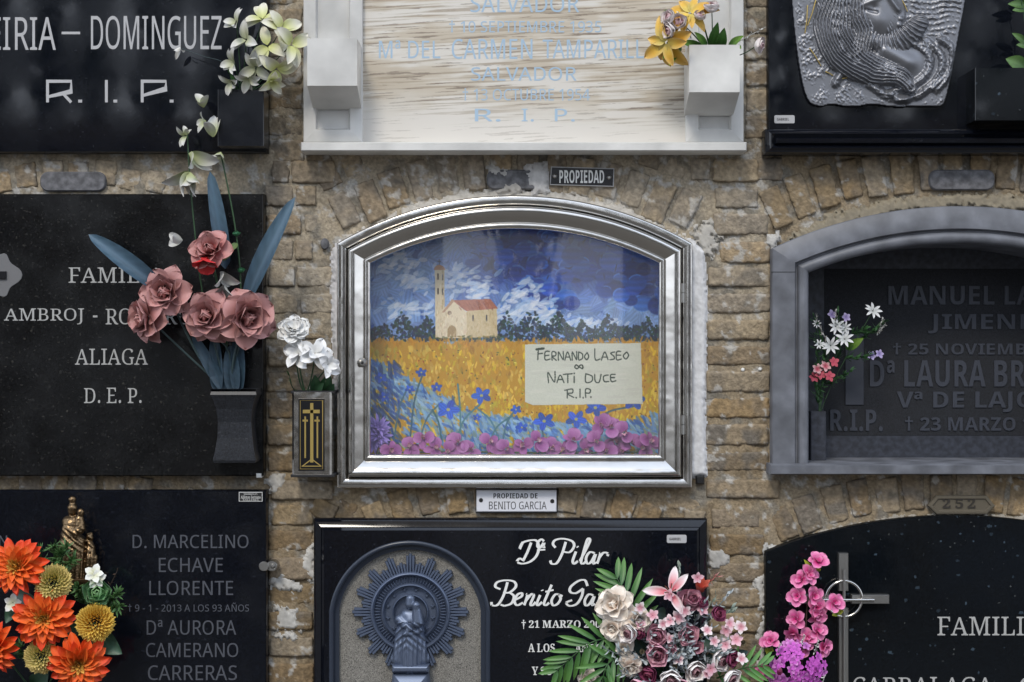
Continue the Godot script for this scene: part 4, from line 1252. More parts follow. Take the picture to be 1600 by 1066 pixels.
# ---------- the silver relief
func relief_plaque() -> void:
	var t := thing("relief_plaque", "silver relief plaque of a bearded long-haired head, torn-edged, on black slab", "relief", P(1372, 166, 0.03))
	var st := 1.4
	var x0 := 1230.0
	var y0 := -64.0
	var nx := 204
	var ny := 168
	var edge := PackedVector2Array()
	for q in smooth([[1241, -60], [1236, -30], [1238, 5], [1243, 60], [1250, 110], [1258, 145], [1268, 162], [1284, 166], [1300, 163], [1320, 166], [1342, 166], [1364, 163], [1400, 167], [1450, 166], [1470, 166], [1479, 152], [1488, 110], [1497, 60], [1508, 0], [1510, -40], [1506, -60]], 5):
		edge.append(q)
	# streams of hair as polylines: [points, width]
	var streams := [[smooth([[1322, -40], [1306, 10], [1300, 50], [1318, 90], [1360, 112], [1400, 118], [1424, 138]], 8), 30.0], [smooth([[1345, -30], [1338, 15], [1352, 50], [1345, 85], [1380, 105], [1410, 115], [1422, 134]], 8), 22.0], [smooth([[1314, -40], [1312, 20], [1322, 60], [1345, 92], [1395, 112], [1420, 132]], 8), 26.0]]
	var beard := smooth([[1364, 62], [1380, 68], [1402, 64], [1422, 52], [1438, 36]], 8)
	var moust := smooth([[1388, 48], [1394, 30], [1402, 18]], 6)
	var robe := [smooth([[1425, 66], [1450, 82], [1452, 108], [1430, 130], [1395, 144]], 8), smooth([[1445, 64], [1470, 84], [1468, 116], [1440, 146], [1405, 156]], 8), smooth([[1470, 62], [1488, 78], [1486, 112], [1462, 140]], 8), smooth([[1360, 132], [1390, 150], [1416, 156]], 8), smooth([[1305, 130], [1320, 110], [1352, 104]], 8)]
	var pts := PackedVector3Array()
	var keep := PackedByteArray()
	for j in ny:
		for i in nx:
			var p := Vector2(x0 + i * st, y0 + j * st)
			var ins := Geometry2D.is_point_in_polygon(p, edge)
			keep.append(1 if ins else 0)
			if not ins:
				var best := p
				var bd := 4.0
				for k in edge.size() - 1:
					var cp := Geometry2D.get_closest_point_to_segment(p, edge[k], edge[k + 1])
					if p.distance_to(cp) < bd:
						bd = p.distance_to(cp)
						best = cp
				pts.append(P(best.x, best.y, 0.029))
				continue
			var d := 1e9
			for k in edge.size() - 1:
				d = minf(d, p.distance_to(Geometry2D.get_closest_point_to_segment(p, edge[k], edge[k + 1])))
			var h := 0.012 * smoothstep(0.0, 5.0, d) + 0.0024 * n1.get_noise_2d(p.x * 9.0, p.y * 9.0) + 0.003 * n3.get_noise_2d(p.x * 1.5, p.y * 1.5)
			if p.x > 1400 and p.y < 58:   # combed ground to the right of the face
				h += 0.0018 * sin(p.y * 0.75 + 1.6 * sin(p.x * 0.09) + 2.0 * n2.get_noise_2d(p.x * 4.0, p.y * 4.0))
			for r in robe:
				var dd := 1e9
				for k in r.size() - 1:
					dd = minf(dd, p.distance_to(Geometry2D.get_closest_point_to_segment(p, r[k], r[k + 1])))
				h += 0.009 * exp(-dd * dd / 45.0) - 0.003 * exp(-(dd - 10.0) * (dd - 10.0) / 14.0)
			if p.x > 1360 and p.y > 55:
				h += 0.0006 * sin(p.distance_to(Vector2(1390, 60)) * 1.1)
			# face: brow, cheek, nose, lips and throat, lying back with the profile to the upper right
			var f := (p - Vector2(1374, 12)).rotated(0.5)
			var fh := 1.0 - (f.x / 38.0) * (f.x / 38.0) - (f.y / 52.0) * (f.y / 52.0)
			if fh > 0.0:
				h = maxf(h, 0.012 + 0.019 * sqrt(fh))
			var ck := p.distance_to(Vector2(1374, 34))
			h += 0.003 * exp(-ck * ck / 160.0)
			var ns := p.distance_to(Geometry2D.get_closest_point_to_segment(p, Vector2(1384, -14), Vector2(1404, 14)))
			h += 0.008 * exp(-ns * ns / 22.0)
			var ey := p.distance_to(Vector2(1366, 12))
			h += -0.005 * exp(-ey * ey / 40.0)
			var br := p.distance_to(Geometry2D.get_closest_point_to_segment(p, Vector2(1345, 8), Vector2(1376, -4)))
			h += 0.003 * exp(-br * br / 12.0)
			for e in [[1402.0, 11.0, 8.0, 0.013], [1407.0, 29.0, 6.0, 0.011], [1405.0, 38.0, 6.0, 0.011], [1396.0, 4.0, 8.0, 0.014]]:
				var q2: float = 1.0 - (p.x - e[0]) * (p.x - e[0]) / (e[2] * e[2]) - (p.y - e[1]) * (p.y - e[1]) / (e[2] * e[2])
				if q2 > 0.0:
					h = maxf(h, 0.016 + e[3] * sqrt(q2))
			var lid := p.distance_to(Geometry2D.get_closest_point_to_segment(p, Vector2(1351, 15), Vector2(1371, 19)))
			h -= 0.004 * exp(-lid * lid / 4.0)
			var th := p.distance_to(Geometry2D.get_closest_point_to_segment(p, Vector2(1385, 78), Vector2(1418, 96)))
			h = maxf(h, 0.012 + 0.016 * exp(-th * th / 260.0))
			for s in [[beard, 17.0, 0.55], [moust, 8.0, 0.8]]:
				var dd := 1e9
				var at := 0.0
				var bl: PackedVector2Array = s[0]
				for k in bl.size() - 1:
					var e := p.distance_to(Geometry2D.get_closest_point_to_segment(p, bl[k], bl[k + 1]))
					if e < dd:
						dd = e
						at = k
				var bw: float = s[1] * (0.65 + 0.5 * sin(PI * at / bl.size()))
				if dd < bw:
					var lift := sqrt(1.0 - (dd / bw) * (dd / bw))
					var arc := (p - Vector2(1385, 10)).angle() * 46.0
					h = maxf(h, 0.015 + 0.011 * lift + 0.0026 * sin(arc * 1.15 + 2.0 * n1.get_noise_2d(p.x * 3.0, p.y * 3.0) + 0.1 * p.distance_to(Vector2(1385, 10))))
			for s in streams:
				var dd := 1e9
				var side := 0.0
				var along := 0.0
				var r: PackedVector2Array = s[0]
				for k in r.size() - 1:
					var cp := Geometry2D.get_closest_point_to_segment(p, r[k], r[k + 1])
					var e := p.distance_to(cp)
					if e < dd:
						dd = e
						side = signf((r[k + 1] - r[k]).cross(p - r[k]))
						along = float(k) / r.size()
				var wd: float = s[1] * (1.0 - 0.75 * along * along)
				if dd < wd:
					var lift := sqrt(1.0 - (dd / wd) * (dd / wd))
					h = maxf(h, 0.012 + 0.018 * lift + 0.003 * sin(side * dd * 1.25 + 3.0 * sin(along * 15.0 + side * dd * 0.06) + 2.5 * n1.get_noise_2d(p.x * 1.5, p.y * 1.5)))
			pts.append(P(p.x, p.y, 0.03 + h))
	var mb := MB.new()
	mb.grid(pts, PackedColorArray(), nx, ny, PackedVector2Array(), keep)
	put(t, mb.mesh(), "relief", M.pewter)
	var k := 0
	for q in [[[1262, 8], [1258, 52]], [[1265, 75], [1283, 103]], [[1275, 0], [1262, 40]], [[1310, 124], [1340, 118]], [[1290, 112], [1302, 118]], [[1407, -4], [1418, 18]], [[1352, 130], [1368, 124]]]:
		var g := MB.new()
		tube(g, PackedVector3Array([P(q[0][0], q[0][1], 0.044), P((q[0][0] + q[1][0]) * 0.5 + 1, (q[0][1] + q[1][1]) * 0.5, 0.046), P(q[1][0], q[1][1], 0.044)]), 0.0012, 0.001, 5)
		put(t, g.mesh(), "gilt_thorn", M.gold)
		k += 1

# ---------- bronze statuette
func statuette() -> void:
	var t := thing("bronze_statuette", "small bronze crowned figure holding a child, beside the orange dahlias", "statuette", P(122, 905, 0.034))
	var z := 0.062
	var q := func(x: float, y: float, dz := 0.0) -> Vector3: return P(x, y, z + dz)
	var b := [[q.call(113, 781), q.call(113, 786), 0.0075, 0.006], [q.call(113, 794, 0.002), q.call(113, 800, 0.002), 0.0095, 0.0085], [q.call(106, 815), q.call(120, 815), 0.011, 0.012], [q.call(112, 820), q.call(110, 850), 0.017, 0.02], [q.call(104, 830, -0.004), q.call(98, 862, -0.006), 0.009, 0.012], [q.call(118, 850), q.call(120, 905), 0.021, 0.019], [q.call(106, 862), q.call(112, 905), 0.014, 0.018],
		[q.call(124, 812, 0.014), q.call(125, 826, 0.016), 0.009, 0.010], [q.call(126, 800, 0.016), q.call(126, 803, 0.016), 0.0068, 0.0065], [q.call(103, 826, 0.008), q.call(120, 832, 0.02), 0.007, 0.006], [q.call(141, 850), q.call(141, 862), 0.007, 0.011], [q.call(140, 838), q.call(140, 840), 0.0075, 0.0075], [q.call(142, 872, 0.002), q.call(140, 900), 0.012, 0.013], [q.call(133, 880), q.call(132, 905), 0.010, 0.011]]
	var folds := func(p: Vector3) -> float:
		var x := p.x / S + 800.0
		var y := 533.0 - p.y / S
		return 0.0011 * sin(x * 0.9 + 0.06 * y) * smoothstep(848.0, 862.0, y) + 0.0011 * sin(y * 0.62 - absf(x - 108.0) * 0.5) * smoothstep(815.0, 825.0, y) * smoothstep(862.0, 845.0, y) + 0.0006 * n1.get_noise_2d(x * 12.0, y * 12.0)
	put(t, nets(b, 0.0032, 0.0016, folds), "figure", M.bronze)
	put(t, prism(rect(92, 905, 152, 912), 0.034, 0.085, 1.5), "base", M.bronze)

# ---------- vases
func vases() -> void:
	var t := thing("flower_box", "square black granite flower box fixed on the silver-lettered slab", "flower box", P(376, 228, 0.032))
	hollow(t, [340, 140, 412, 228], [340, 140, 412, 228], 0.032, 0.1, M.granite_navy)
	t = thing("granite_vase", "waisted grey granite vase holding the dusty pink roses", "vase", P(362, 735, 0.034))
	var mb := MB.new()
	var prev := []
	for q in [[612, 330, 400, 0.104], [617, 329, 401, 0.106], [622, 332, 398, 0.103], [640, 337, 393, 0.094], [660, 339, 391, 0.09], [685, 338, 393, 0.09], [708, 334, 396, 0.0915], [720, 331, 399, 0.092], [724, 333, 397, 0.09]]:
		var ring := [P(q[1], q[0], 0.1), P(q[2], q[0], 0.1), P(q[2], q[0], 0.1), P(q[1], q[0], 0.1)]
		ring[0].z = q[3]; ring[1].z = q[3]; ring[2].z = 0.034; ring[3].z = 0.034
		if prev.size():
			for k in 4:
				mb.flat(ring[k], ring[(k + 1) % 4], prev[(k + 1) % 4], prev[k])
		prev = ring
	mb.flat(prev[3], prev[2], prev[1], prev[0])
	put(t, mb.mesh(), "body", M.granite_vase)
	mb = MB.new()
	sweep(mb, rect(330, 608, 400, 613), [Vector2(0, 0.034), Vector2(0, 0.104)], 0.1)
	var tp := [P(330, 612, 0.1), P(400, 612, 0.1)]
	mb.flat(Vector3(tp[0].x, tp[0].y, 0.104), Vector3(tp[1].x, tp[1].y, 0.104), Vector3(tp[1].x, tp[1].y, 0.034), Vector3(tp[0].x, tp[0].y, 0.034))
	put(t, mb.mesh(), "lid", M.granite_vase)
	t = thing("steel_vase", "steel vase box with a gold three-cross panel on the brick pier", "vase", P(488, 745, 0.0))
	hollow(t, [456, 613, 518, 743], [456, 613, 518, 743], 0.004, 0.085, M.steel, 3.0)
	put(t, prism(rect(454, 742, 521, 746), 0.002, 0.088, 0.8), "foot", M.black_paint)
	put(t, prism(rect(454, 611, 521, 615), 0.002, 0.082, 0.5), "rim", M.black_paint)
	var pn := put(t, prism(rect(466, 623, 507, 736), 0.08, 0.087, 0.8), "black_panel", M.black_enamel)
	for q in [[484.5, 630, 489.5, 723], [473, 640.5, 499.5, 646], [475.5, 651, 478, 716], [472.5, 656, 481, 659], [494.5, 651, 497, 716], [491, 656, 499.5, 659], [471, 728, 502, 729.5]]:
		put(pn, prism(rect(q[0], q[1], q[2], q[3]), 0.085, 0.0877, 0.2), "gold_inlay", M.gold)
	mb = MB.new()
	for q in [[[472, 729], [485, 719]], [[502, 729], [489, 719]]]:
		ribbon(mb, PackedVector2Array([Vector2(q[0][0], q[0][1]), Vector2(q[1][0], q[1][1])]), 1.6, 0.086, 0.0877)
	for q in [[[469, 733], [469, 626], [504, 626], [504, 733], [469, 733]]]:
		var l := PackedVector2Array()
		for e in q:
			l.append(Vector2(e[0], e[1]))
		ribbon(mb, l, 0.7, 0.086, 0.0875)
	put(pn, mb.mesh(), "gold_border", M.gold)
	t = thing("slate_vase", "small square slate vase inside the stone niche", "vase", P(1280, 718, -0.03))
	hollow(t, [1267, 643, 1291, 719], [], -0.1, -0.06, M.slate)
	t = thing("flower_box", "black granite flower box at the right edge of the relief slab", "flower box", P(1580, 190, 0.03))
	hollow(t, [1524, 106, 1640, 188], [1524, 106, 1640, 188], 0.03, 0.1, M.granite_blue)
	t = thing("flower_box", "black granite flower box below the mixed pastel bouquet", "flower box", P(1060, 1180, 0.0365))
	hollow(t, [1000, 1090, 1100, 1180], [1000, 1090, 1100, 1180], 0.0365, 0.11, M.granite_black)
	t = thing("flower_box", "black granite flower box below the orange dahlias", "flower box", P(60, 1180, 0.034))
	hollow(t, [20, 1085, 110, 1180], [20, 1085, 110, 1180], 0.034, 0.11, M.granite_black)
	t = thing("flower_box", "black granite flower box below the pink blossom branch", "flower box", P(1250, 1180, 0.02))
	hollow(t, [1205, 1085, 1285, 1180], [1205, 1085, 1285, 1180], 0.02, 0.09, M.granite_black)

# an open-topped square box fixed against the wall
func hollow(t: Node3D, r: Array, _r2: Array, z0: float, z1: float, mat: Material, bev := 1.0) -> void:
	var a := P(r[0], r[3], z1)
	var b := P(r[2], r[1], z1)
	var e := bev * S
	var mb := MB.new()
	var w := 0.006
	var o := [Vector3(a.x, 0, z0), Vector3(a.x, 0, z1 - e), Vector3(a.x + e, 0, z1), Vector3(b.x - e, 0, z1), Vector3(b.x, 0, z1 - e), Vector3(b.x, 0, z0)]
	var i := [Vector3(a.x + w, 0, z0 + w), Vector3(a.x + w, 0, z1 - w - e), Vector3(a.x + w + e, 0, z1 - w), Vector3(b.x - w - e, 0, z1 - w), Vector3(b.x - w, 0, z1 - w - e), Vector3(b.x - w, 0, z0 + w)]
	var lo := Vector3(0, a.y, 0)
	var hi := Vector3(0, b.y, 0)
	for k in 6:
		var k2 := (k + 1) % 6
		mb.flat(o[k] + lo, o[k2] + lo, o[k2] + hi, o[k] + hi)
		mb.flat(i[k2] + lo, i[k] + lo, i[k] + hi, i[k2] + hi)
		mb.flat(o[k] + hi, o[k2] + hi, i[k2] + hi, i[k] + hi)
	mb.flat(o[0] + lo, o[5] + lo, o[4] + lo, o[1] + lo)
	mb.flat(i[1] + lo * 0.98 + hi * 0.02, i[4] + lo * 0.98 + hi * 0.02, i[5] + lo * 0.98 + hi * 0.02, i[0] + lo * 0.98 + hi * 0.02)
	put(t, mb.mesh(), "box", mat)

# ---------- flowers
# a petal or leaf: base at the origin, growing along +Y, inner face towards +Z; sizes in wall units, colours linear
func petal(L: float, W: float, cup: float, bend: float, ruffle: float, fat: float, point: float, c0: Color, c1: Color, edge := Color(0, 0, 0, 0), nt := 7, nu := 5) -> ArrayMesh:
	var key := [L, W, cup, bend, ruffle, fat, point, c0, c1, edge, nt, veins]
	if cache.has(key):
		return cache[key]
	var pts := PackedVector3Array()
	var cols := PackedColorArray()
	var y := 0.0
	var z := 0.0
	var rows := []
	for j in nt + 1:
		var t := float(j) / nt
		var a := bend * t
		if j > 0:
			y += cos(a) * L / nt
			z -= sin(a) * L / nt
		rows.append([t, y, z, a])
	for j in range(nt, -1, -1):
		var t: float = rows[j][0]
		var w := W * 0.5 * (pow(maxf(0.0, sin(PI * pow(clampf(t, 0.0, 1.0), fat))), point) * 0.93 + 0.07 * (1.0 - t))
		for i in nu:
			var u := float(i) / (nu - 1) * 2.0 - 1.0
			var lift := cup * w * u * u + ruffle * L * t * (sin(u * 4.0 + t * 5.0) * absf(u) + 0.6 * sin(u * 7.0 - t * 3.0) * t)
			pts.append(Vector3(u * w, rows[j][1] + sin(rows[j][3]) * lift, rows[j][2] + cos(rows[j][3]) * lift) * S)
			var c := c0.lerp(c1, smoothstep(0.05, 0.85, t))
			if edge.a > 0.0:
				c = c.lerp(edge, smoothstep(0.55, 1.0, maxf(absf(u), t)) * edge.a)
			cols.append(c * (1.0 + 0.06 * sin(u * 17.0 + t * 6.0) + veins * (0.5 * exp(-u * u * 40.0) - 0.25 + 0.5 * absf(u) * sin(t * 40.0 - absf(u) * 6.0))))
	var mb := MB.new()
	mb.grid(pts, cols, nu, nt + 1)
	var m := mb.mesh()
	cache[key] = m
	return m

func facing(n: Vector3, roll := 0.0) -> Basis:   # columns: x, y across the flower; z its axis
	n = n.normalized()
	var x := Vector3(0, 1, 0).cross(n)
	if x.length() < 0.05:
		x = Vector3(1, 0, 0)
	x = x.normalized()
	return Basis(x, n.cross(x), n) * Basis(Vector3(0, 0, 1), roll)

func petal_xf(at: Transform3D, phi: float, theta: float, off: float, rise: float, sc: float, twist := 0.0) -> Transform3D:
	var rad := Vector3(cos(phi), sin(phi), 0)
	var ax := Vector3(0, 0, 1)
	var yy := ax * cos(theta) + rad * sin(theta)
	var zz := ax * sin(theta) - rad * cos(theta)
	var b := Basis(yy.cross(zz), yy, zz) * Basis(Vector3(0, 1, 0), twist)
	return at * Transform3D(b.scaled_local(Vector3.ONE * sc), (rad * off + ax * rise) * S)

# rings: [petal meshes, count, opening angle in degrees, radius, rise, scale]
func bloom(parent: Node3D, called: String, at: Vector3, n: Vector3, rings: Array, sc := 1.0, merged := false, jit := 0.12) -> Node3D:
	var xf := Transform3D(facing(n, rng.randf() * TAU).scaled_local(Vector3.ONE * sc), at)
	var h: Node3D = null
	var mb := MB.new()
	if not merged:
		h = hub(parent, called, Transform3D(Basis(), at))
	var ph := 0.0
	for r in rings:
		var cnt: int = r[1]
		for k in cnt:
			var ms: Array = r[0]
			var m: ArrayMesh = ms[rng.randi() % ms.size()]
			var x := petal_xf(xf, ph + TAU * k / cnt + rng.randf_range(-jit, jit), deg_to_rad(r[2]) + rng.randf_range(-jit, jit), r[3], r[4], r[5] * rng.randf_range(0.9, 1.1), rng.randf_range(-jit, jit))
			if merged:
				mb.join(m, x)
			else:
				put(h, m, "petal", M.petal, x)
		ph += 2.4
	if merged:
		h = Node3D.new()
		h.free()
		return put(parent, mb.mesh(), called, M.petal)
	return h

func center(parent: Node3D, called: String, at: Vector3, n: Vector3, rings: Array, sc := 1.0) -> void:
	bloom(parent, called, at, n, rings, sc, true, 0.25)

func leaf(parent: Node3D, a: Vector3, b: Vector3, w: float, face: Vector3, c0: Color, c1: Color, bend := 0.25, point := 0.8, fat := 0.75, called := "leaf", cup := 0.25) -> void:
	var L := a.distance_to(b) / S
	veins = 0.45
	var m := petal(snappedf(L, 2.0), w, cup, bend, 0.0, fat, point, c0, c1, Color(0, 0, 0, 0), 14, 9)
	veins = 0.0
	var y := (b - a).normalized()
	var z := (face - y * face.dot(y)).normalized()
	# start leaning to the front so that the bent leaf ends near b
	var bs := Basis(y.cross(z), y, z)
	bs = bs * Basis(Vector3(1, 0, 0), bend * 0.5)
	put(parent, m, called, M.leaf, Transform3D(bs, a))

func sprig(parent: Node3D, called: String, a: Vector3, b: Vector3, n: int, size: float, c: Color, c2: Color, spread := 1.0, w := 0.4) -> void:   # a twig set with many small leaves: one mesh
	var mb := MB.new()
	var mid := (a + b) * 0.5 + Vector3(rng.randf_range(-4, 4), rng.randf_range(-4, 4), 6) * S
	var cv := curve3([a, mid, b], 6)
	tube(mb, cv, 0.0012, 0.0006, 4, c * 0.7)
	var m := petal(size, size * w, 0.2, 0.4, 0.0, 0.8, 0.8, c, c2, Color(0, 0, 0, 0), 3, 3)
	for k in n:
		var t := (k + 0.5) / n
		var p := cv[int(t * (cv.size() - 1))]
		var d := (b - a).normalized()
		var s := Vector3(rng.randfn(), rng.randfn(), rng.randfn() * 0.8 + 0.3).normalized()
		var y := (d * 0.7 + s * spread).normalized()
		var z := y.cross(s.cross(d)).normalized()
		if z.length() < 0.5:
			z = Vector3(0, 0, 1)
		mb.join(m, Transform3D(Basis(y.cross(z).normalized(), y, z).scaled_local(Vector3.ONE * rng.randf_range(0.6, 1.2)), p))
	put(parent, mb.mesh(), called, M.leaf)

func rose_rings(c0: Color, c1: Color, edge: Color, r: float) -> Array:
	var A := []
	var B := []
	var E := []
	var G := []
	for k in 3:   # petals of one rose differ in fading and curl
		var f: float = [0.82, 1.0, 1.14][k]
		var w: float = [1.0, 0.88, 1.1][k]
		var lo: Color = c0 * [1.0, 0.7, 0.85][k]
		A.append(petal(r * 0.72, r * 0.62, 0.9, -0.5, 0.03, 0.72, 0.45, lo, c1 * f, edge))
		B.append(petal(r * 0.85, r * 0.85 * w, 0.6, 0.15 + 0.15 * k, 0.04, 0.85, 0.5, lo, c1 * f, edge))
		E.append(petal(r * 0.98, r * 1.0 * w, 0.35, 0.6 + 0.2 * k, 0.06, 1.0, 0.7, lo, c1 * f, edge, 9, 7))
		G.append(petal(r * 1.05, r * 1.0 * w, 0.2, 0.8 + 0.25 * k, 0.08, 1.05, 0.9, lo, c1 * f, edge, 9, 7))
	return [[A, 3, 3.0, r * 0.06, 0.0, 0.9], [A, 5, 12.0, r * 0.12, 0.0, 0.92], [B, 5, 24.0, r * 0.14, 0.0, 0.98], [B, 6, 40.0, r * 0.14, 0.0, 1.0], [E, 6, 58.0, r * 0.12, -r * 0.05, 1.05], [G, 6, 78.0, r * 0.1, -r * 0.1, 1.08]]

func cup_rings(c0: Color, c1: Color, edge: Color, r: float) -> Array:   # ranunculus or closed rosebud: nested cups
	var a := petal(r * 1.35, r * 1.5, 0.75, -1.5, 0.0, 0.8, 0.4, c1, c1, Color(0, 0, 0, 0))
	var b := petal(r * 1.5, r * 1.75, 0.6, -1.15, 0.0, 0.85, 0.4, c0, c0, edge)
	return [[[a], 4, 62.0, 0.0, 0.0, 0.55], [[a], 5, 68.0, 0.0, -r * 0.15, 0.75], [[b], 5, 76.0, 0.0, -r * 0.3, 0.92], [[b], 5, 88.0, 0.0, -r * 0.4, 1.0]]

func star5(c0: Color, c1: Color, r: float) -> Array:
	return [[[petal(r, r * 0.75, 0.2, 0.25, 0.0, 0.95, 0.65, c0, c1, Color(0, 0, 0, 0), 4, 3)], 5, 72.0, r * 0.05, 0.0, 1.0]]

func dahlia(parent: Node3D, at: Vector3, n: Vector3, r: float) -> void:
	var o1 := Color(0.72, 0.055, 0.008)
	var o2 := Color(0.8, 0.12, 0.014)
	var y := Color(0.75, 0.42, 0.08)
	var big := [petal(r, r * 0.4, 0.7, 0.35, 0.0, 0.9, 0.55, y * 0.8, o1), petal(r * 0.98, r * 0.42, 0.9, 0.5, 0.0, 0.95, 0.6, o1, o2), petal(r, r * 0.4, 0.8, 0.2, 0.0, 0.9, 0.55, Color(0.8, 0.3, 0.05), o1)]
	var mid := [petal(r * 0.75, r * 0.34, 0.9, 0.2, 0.0, 0.9, 0.55, Color(0.8, 0.3, 0.05), o2)]
	var sm := [petal(r * 0.42, r * 0.16, 0.8, -0.3, 0.0, 0.9, 0.6, Color(0.5, 0.3, 0.06), y, Color(0, 0, 0, 0), 4, 3)]
	var h := bloom(parent, "dahlia", at, n, [[big, 14, 86.0, r * 0.1, -r * 0.1, 1.06], [big, 13, 74.0, r * 0.1, 0.0, 1.0], [mid, 13, 60.0, r * 0.1, 0.0, 1.08], [mid, 10, 44.0, r * 0.08, 0.0, 0.85]])
	center(h, "flower_centre", at, n, [[sm, 14, 45.0, r * 0.1, 0.0, 1.0], [sm, 12, 25.0, r * 0.06, 0.0, 0.85], [sm, 6, 8.0, r * 0.02, 0.0, 0.7]])

func pompon(parent: Node3D, at: Vector3, n: Vector3, r: float, c0: Color, c1: Color) -> void:
	var m := petal(r * 0.42, r * 0.17, 0.9, -0.3, 0.0, 0.95, 0.5, c0, c1, Color(0, 0, 0, 0), 3, 3)
	var mb := MB.new()
	var b := facing(n)
	var N := 190
	for k in N:
		var ct := 1.0 - 1.45 * (k + 0.5) / N
		var st := sqrt(1.0 - ct * ct)
		var a := 2.39996 * k
		var d := b * Vector3(st * cos(a), st * sin(a), ct)
		var up := b * Vector3(0, 0, 1)
		var y := (d * 0.8 + (d - up * d.dot(up)).normalized() * 0.25 + up * 0.15).normalized()
		var z := (up - y * up.dot(y)).normalized() if absf(up.dot(y)) < 0.98 else b.x
		mb.join(m, Transform3D(Basis(y.cross(z), y, z).scaled_local(Vector3.ONE * rng.randf_range(0.85, 1.15)), at + d * r * 0.62 * S))
	put(parent, mb.mesh(), "pompon", M.petal)

func lily(parent: Node3D, at: Vector3, n: Vector3, r: float, c0: Color, c1: Color, edge: Color, open := 55.0, called := "lily", cnt := 6, fatness := 0.36) -> void:
	var m := petal(r, r * fatness, 0.35, 0.85, 0.015, 0.85, 0.75, c0, c1, edge)
	var h := bloom(parent, called, at, n, [[[m], (cnt + 1) / 2, open, r * 0.05, 0.0, 1.0], [[m], cnt / 2, open + 10.0, r * 0.05, 0.0, 0.95]], 1.0, false, 0.2)
	if open > 40.0 and fatness < 0.5:
		var mb := MB.new()
		var b := facing(n)
		for k in 5:
			var a := TAU * k / 5.0
			tube(mb, PackedVector3Array([at, at + b * Vector3(cos(a) * 0.12, sin(a) * 0.12, 0.3) * r * S, at + b * Vector3(cos(a) * 0.22, sin(a) * 0.22, 0.52) * r * S]), 0.0007, 0.0012, 4, Color(0.25, 0.1, 0.05))
		put(h, mb.mesh(), "stamens", M.leaf)

func frond(parent: Node3D, a: Vector3, b: Vector3, sag: Vector3, n: int, L: float, c: Color, c2: Color) -> void:
	var cv := curve3([a, (a + b) * 0.5 + sag, b], 12)
	var h := hub(parent, "palm_frond", Transform3D(Basis(), a))
	var mb := MB.new()
	tube(mb, cv, 0.0018, 0.0008, 5, c * 0.8)
	put(h, mb.mesh(), "rachis", M.leaf)
	for k in n:
		for s in [-1.0, 1.0]:
			var t := (k + 0.6) / n
			var i := mini(int(t * (cv.size() - 1)), cv.size() - 2)
			var d := (cv[i + 1] - cv[i]).normalized()
			var side: Vector3 = d.cross(Vector3(0.1, 0.2, 1)).normalized() * s
			var y := (d * (0.5 + 0.6 * t) + side * (1.0 - 0.35 * t) + Vector3(0, 0, rng.randf_range(-0.1, 0.25))).normalized()
			var z := (Vector3(0, 0.25, 1) - y * y.dot(Vector3(0, 0.25, 1))).normalized()
			var m := petal(snappedf(L * (0.55 + 0.9 * t * (1.0 - t) * 2.0), 3.0), L * 0.16, 0.6, 0.35, 0.0, 0.8, 0.6, c, c2, Color(0, 0, 0, 0), 5, 3)
			put(h, m, "leaflet", M.leaf, Transform3D(Basis(y.cross(z), y, z), cv[i]))

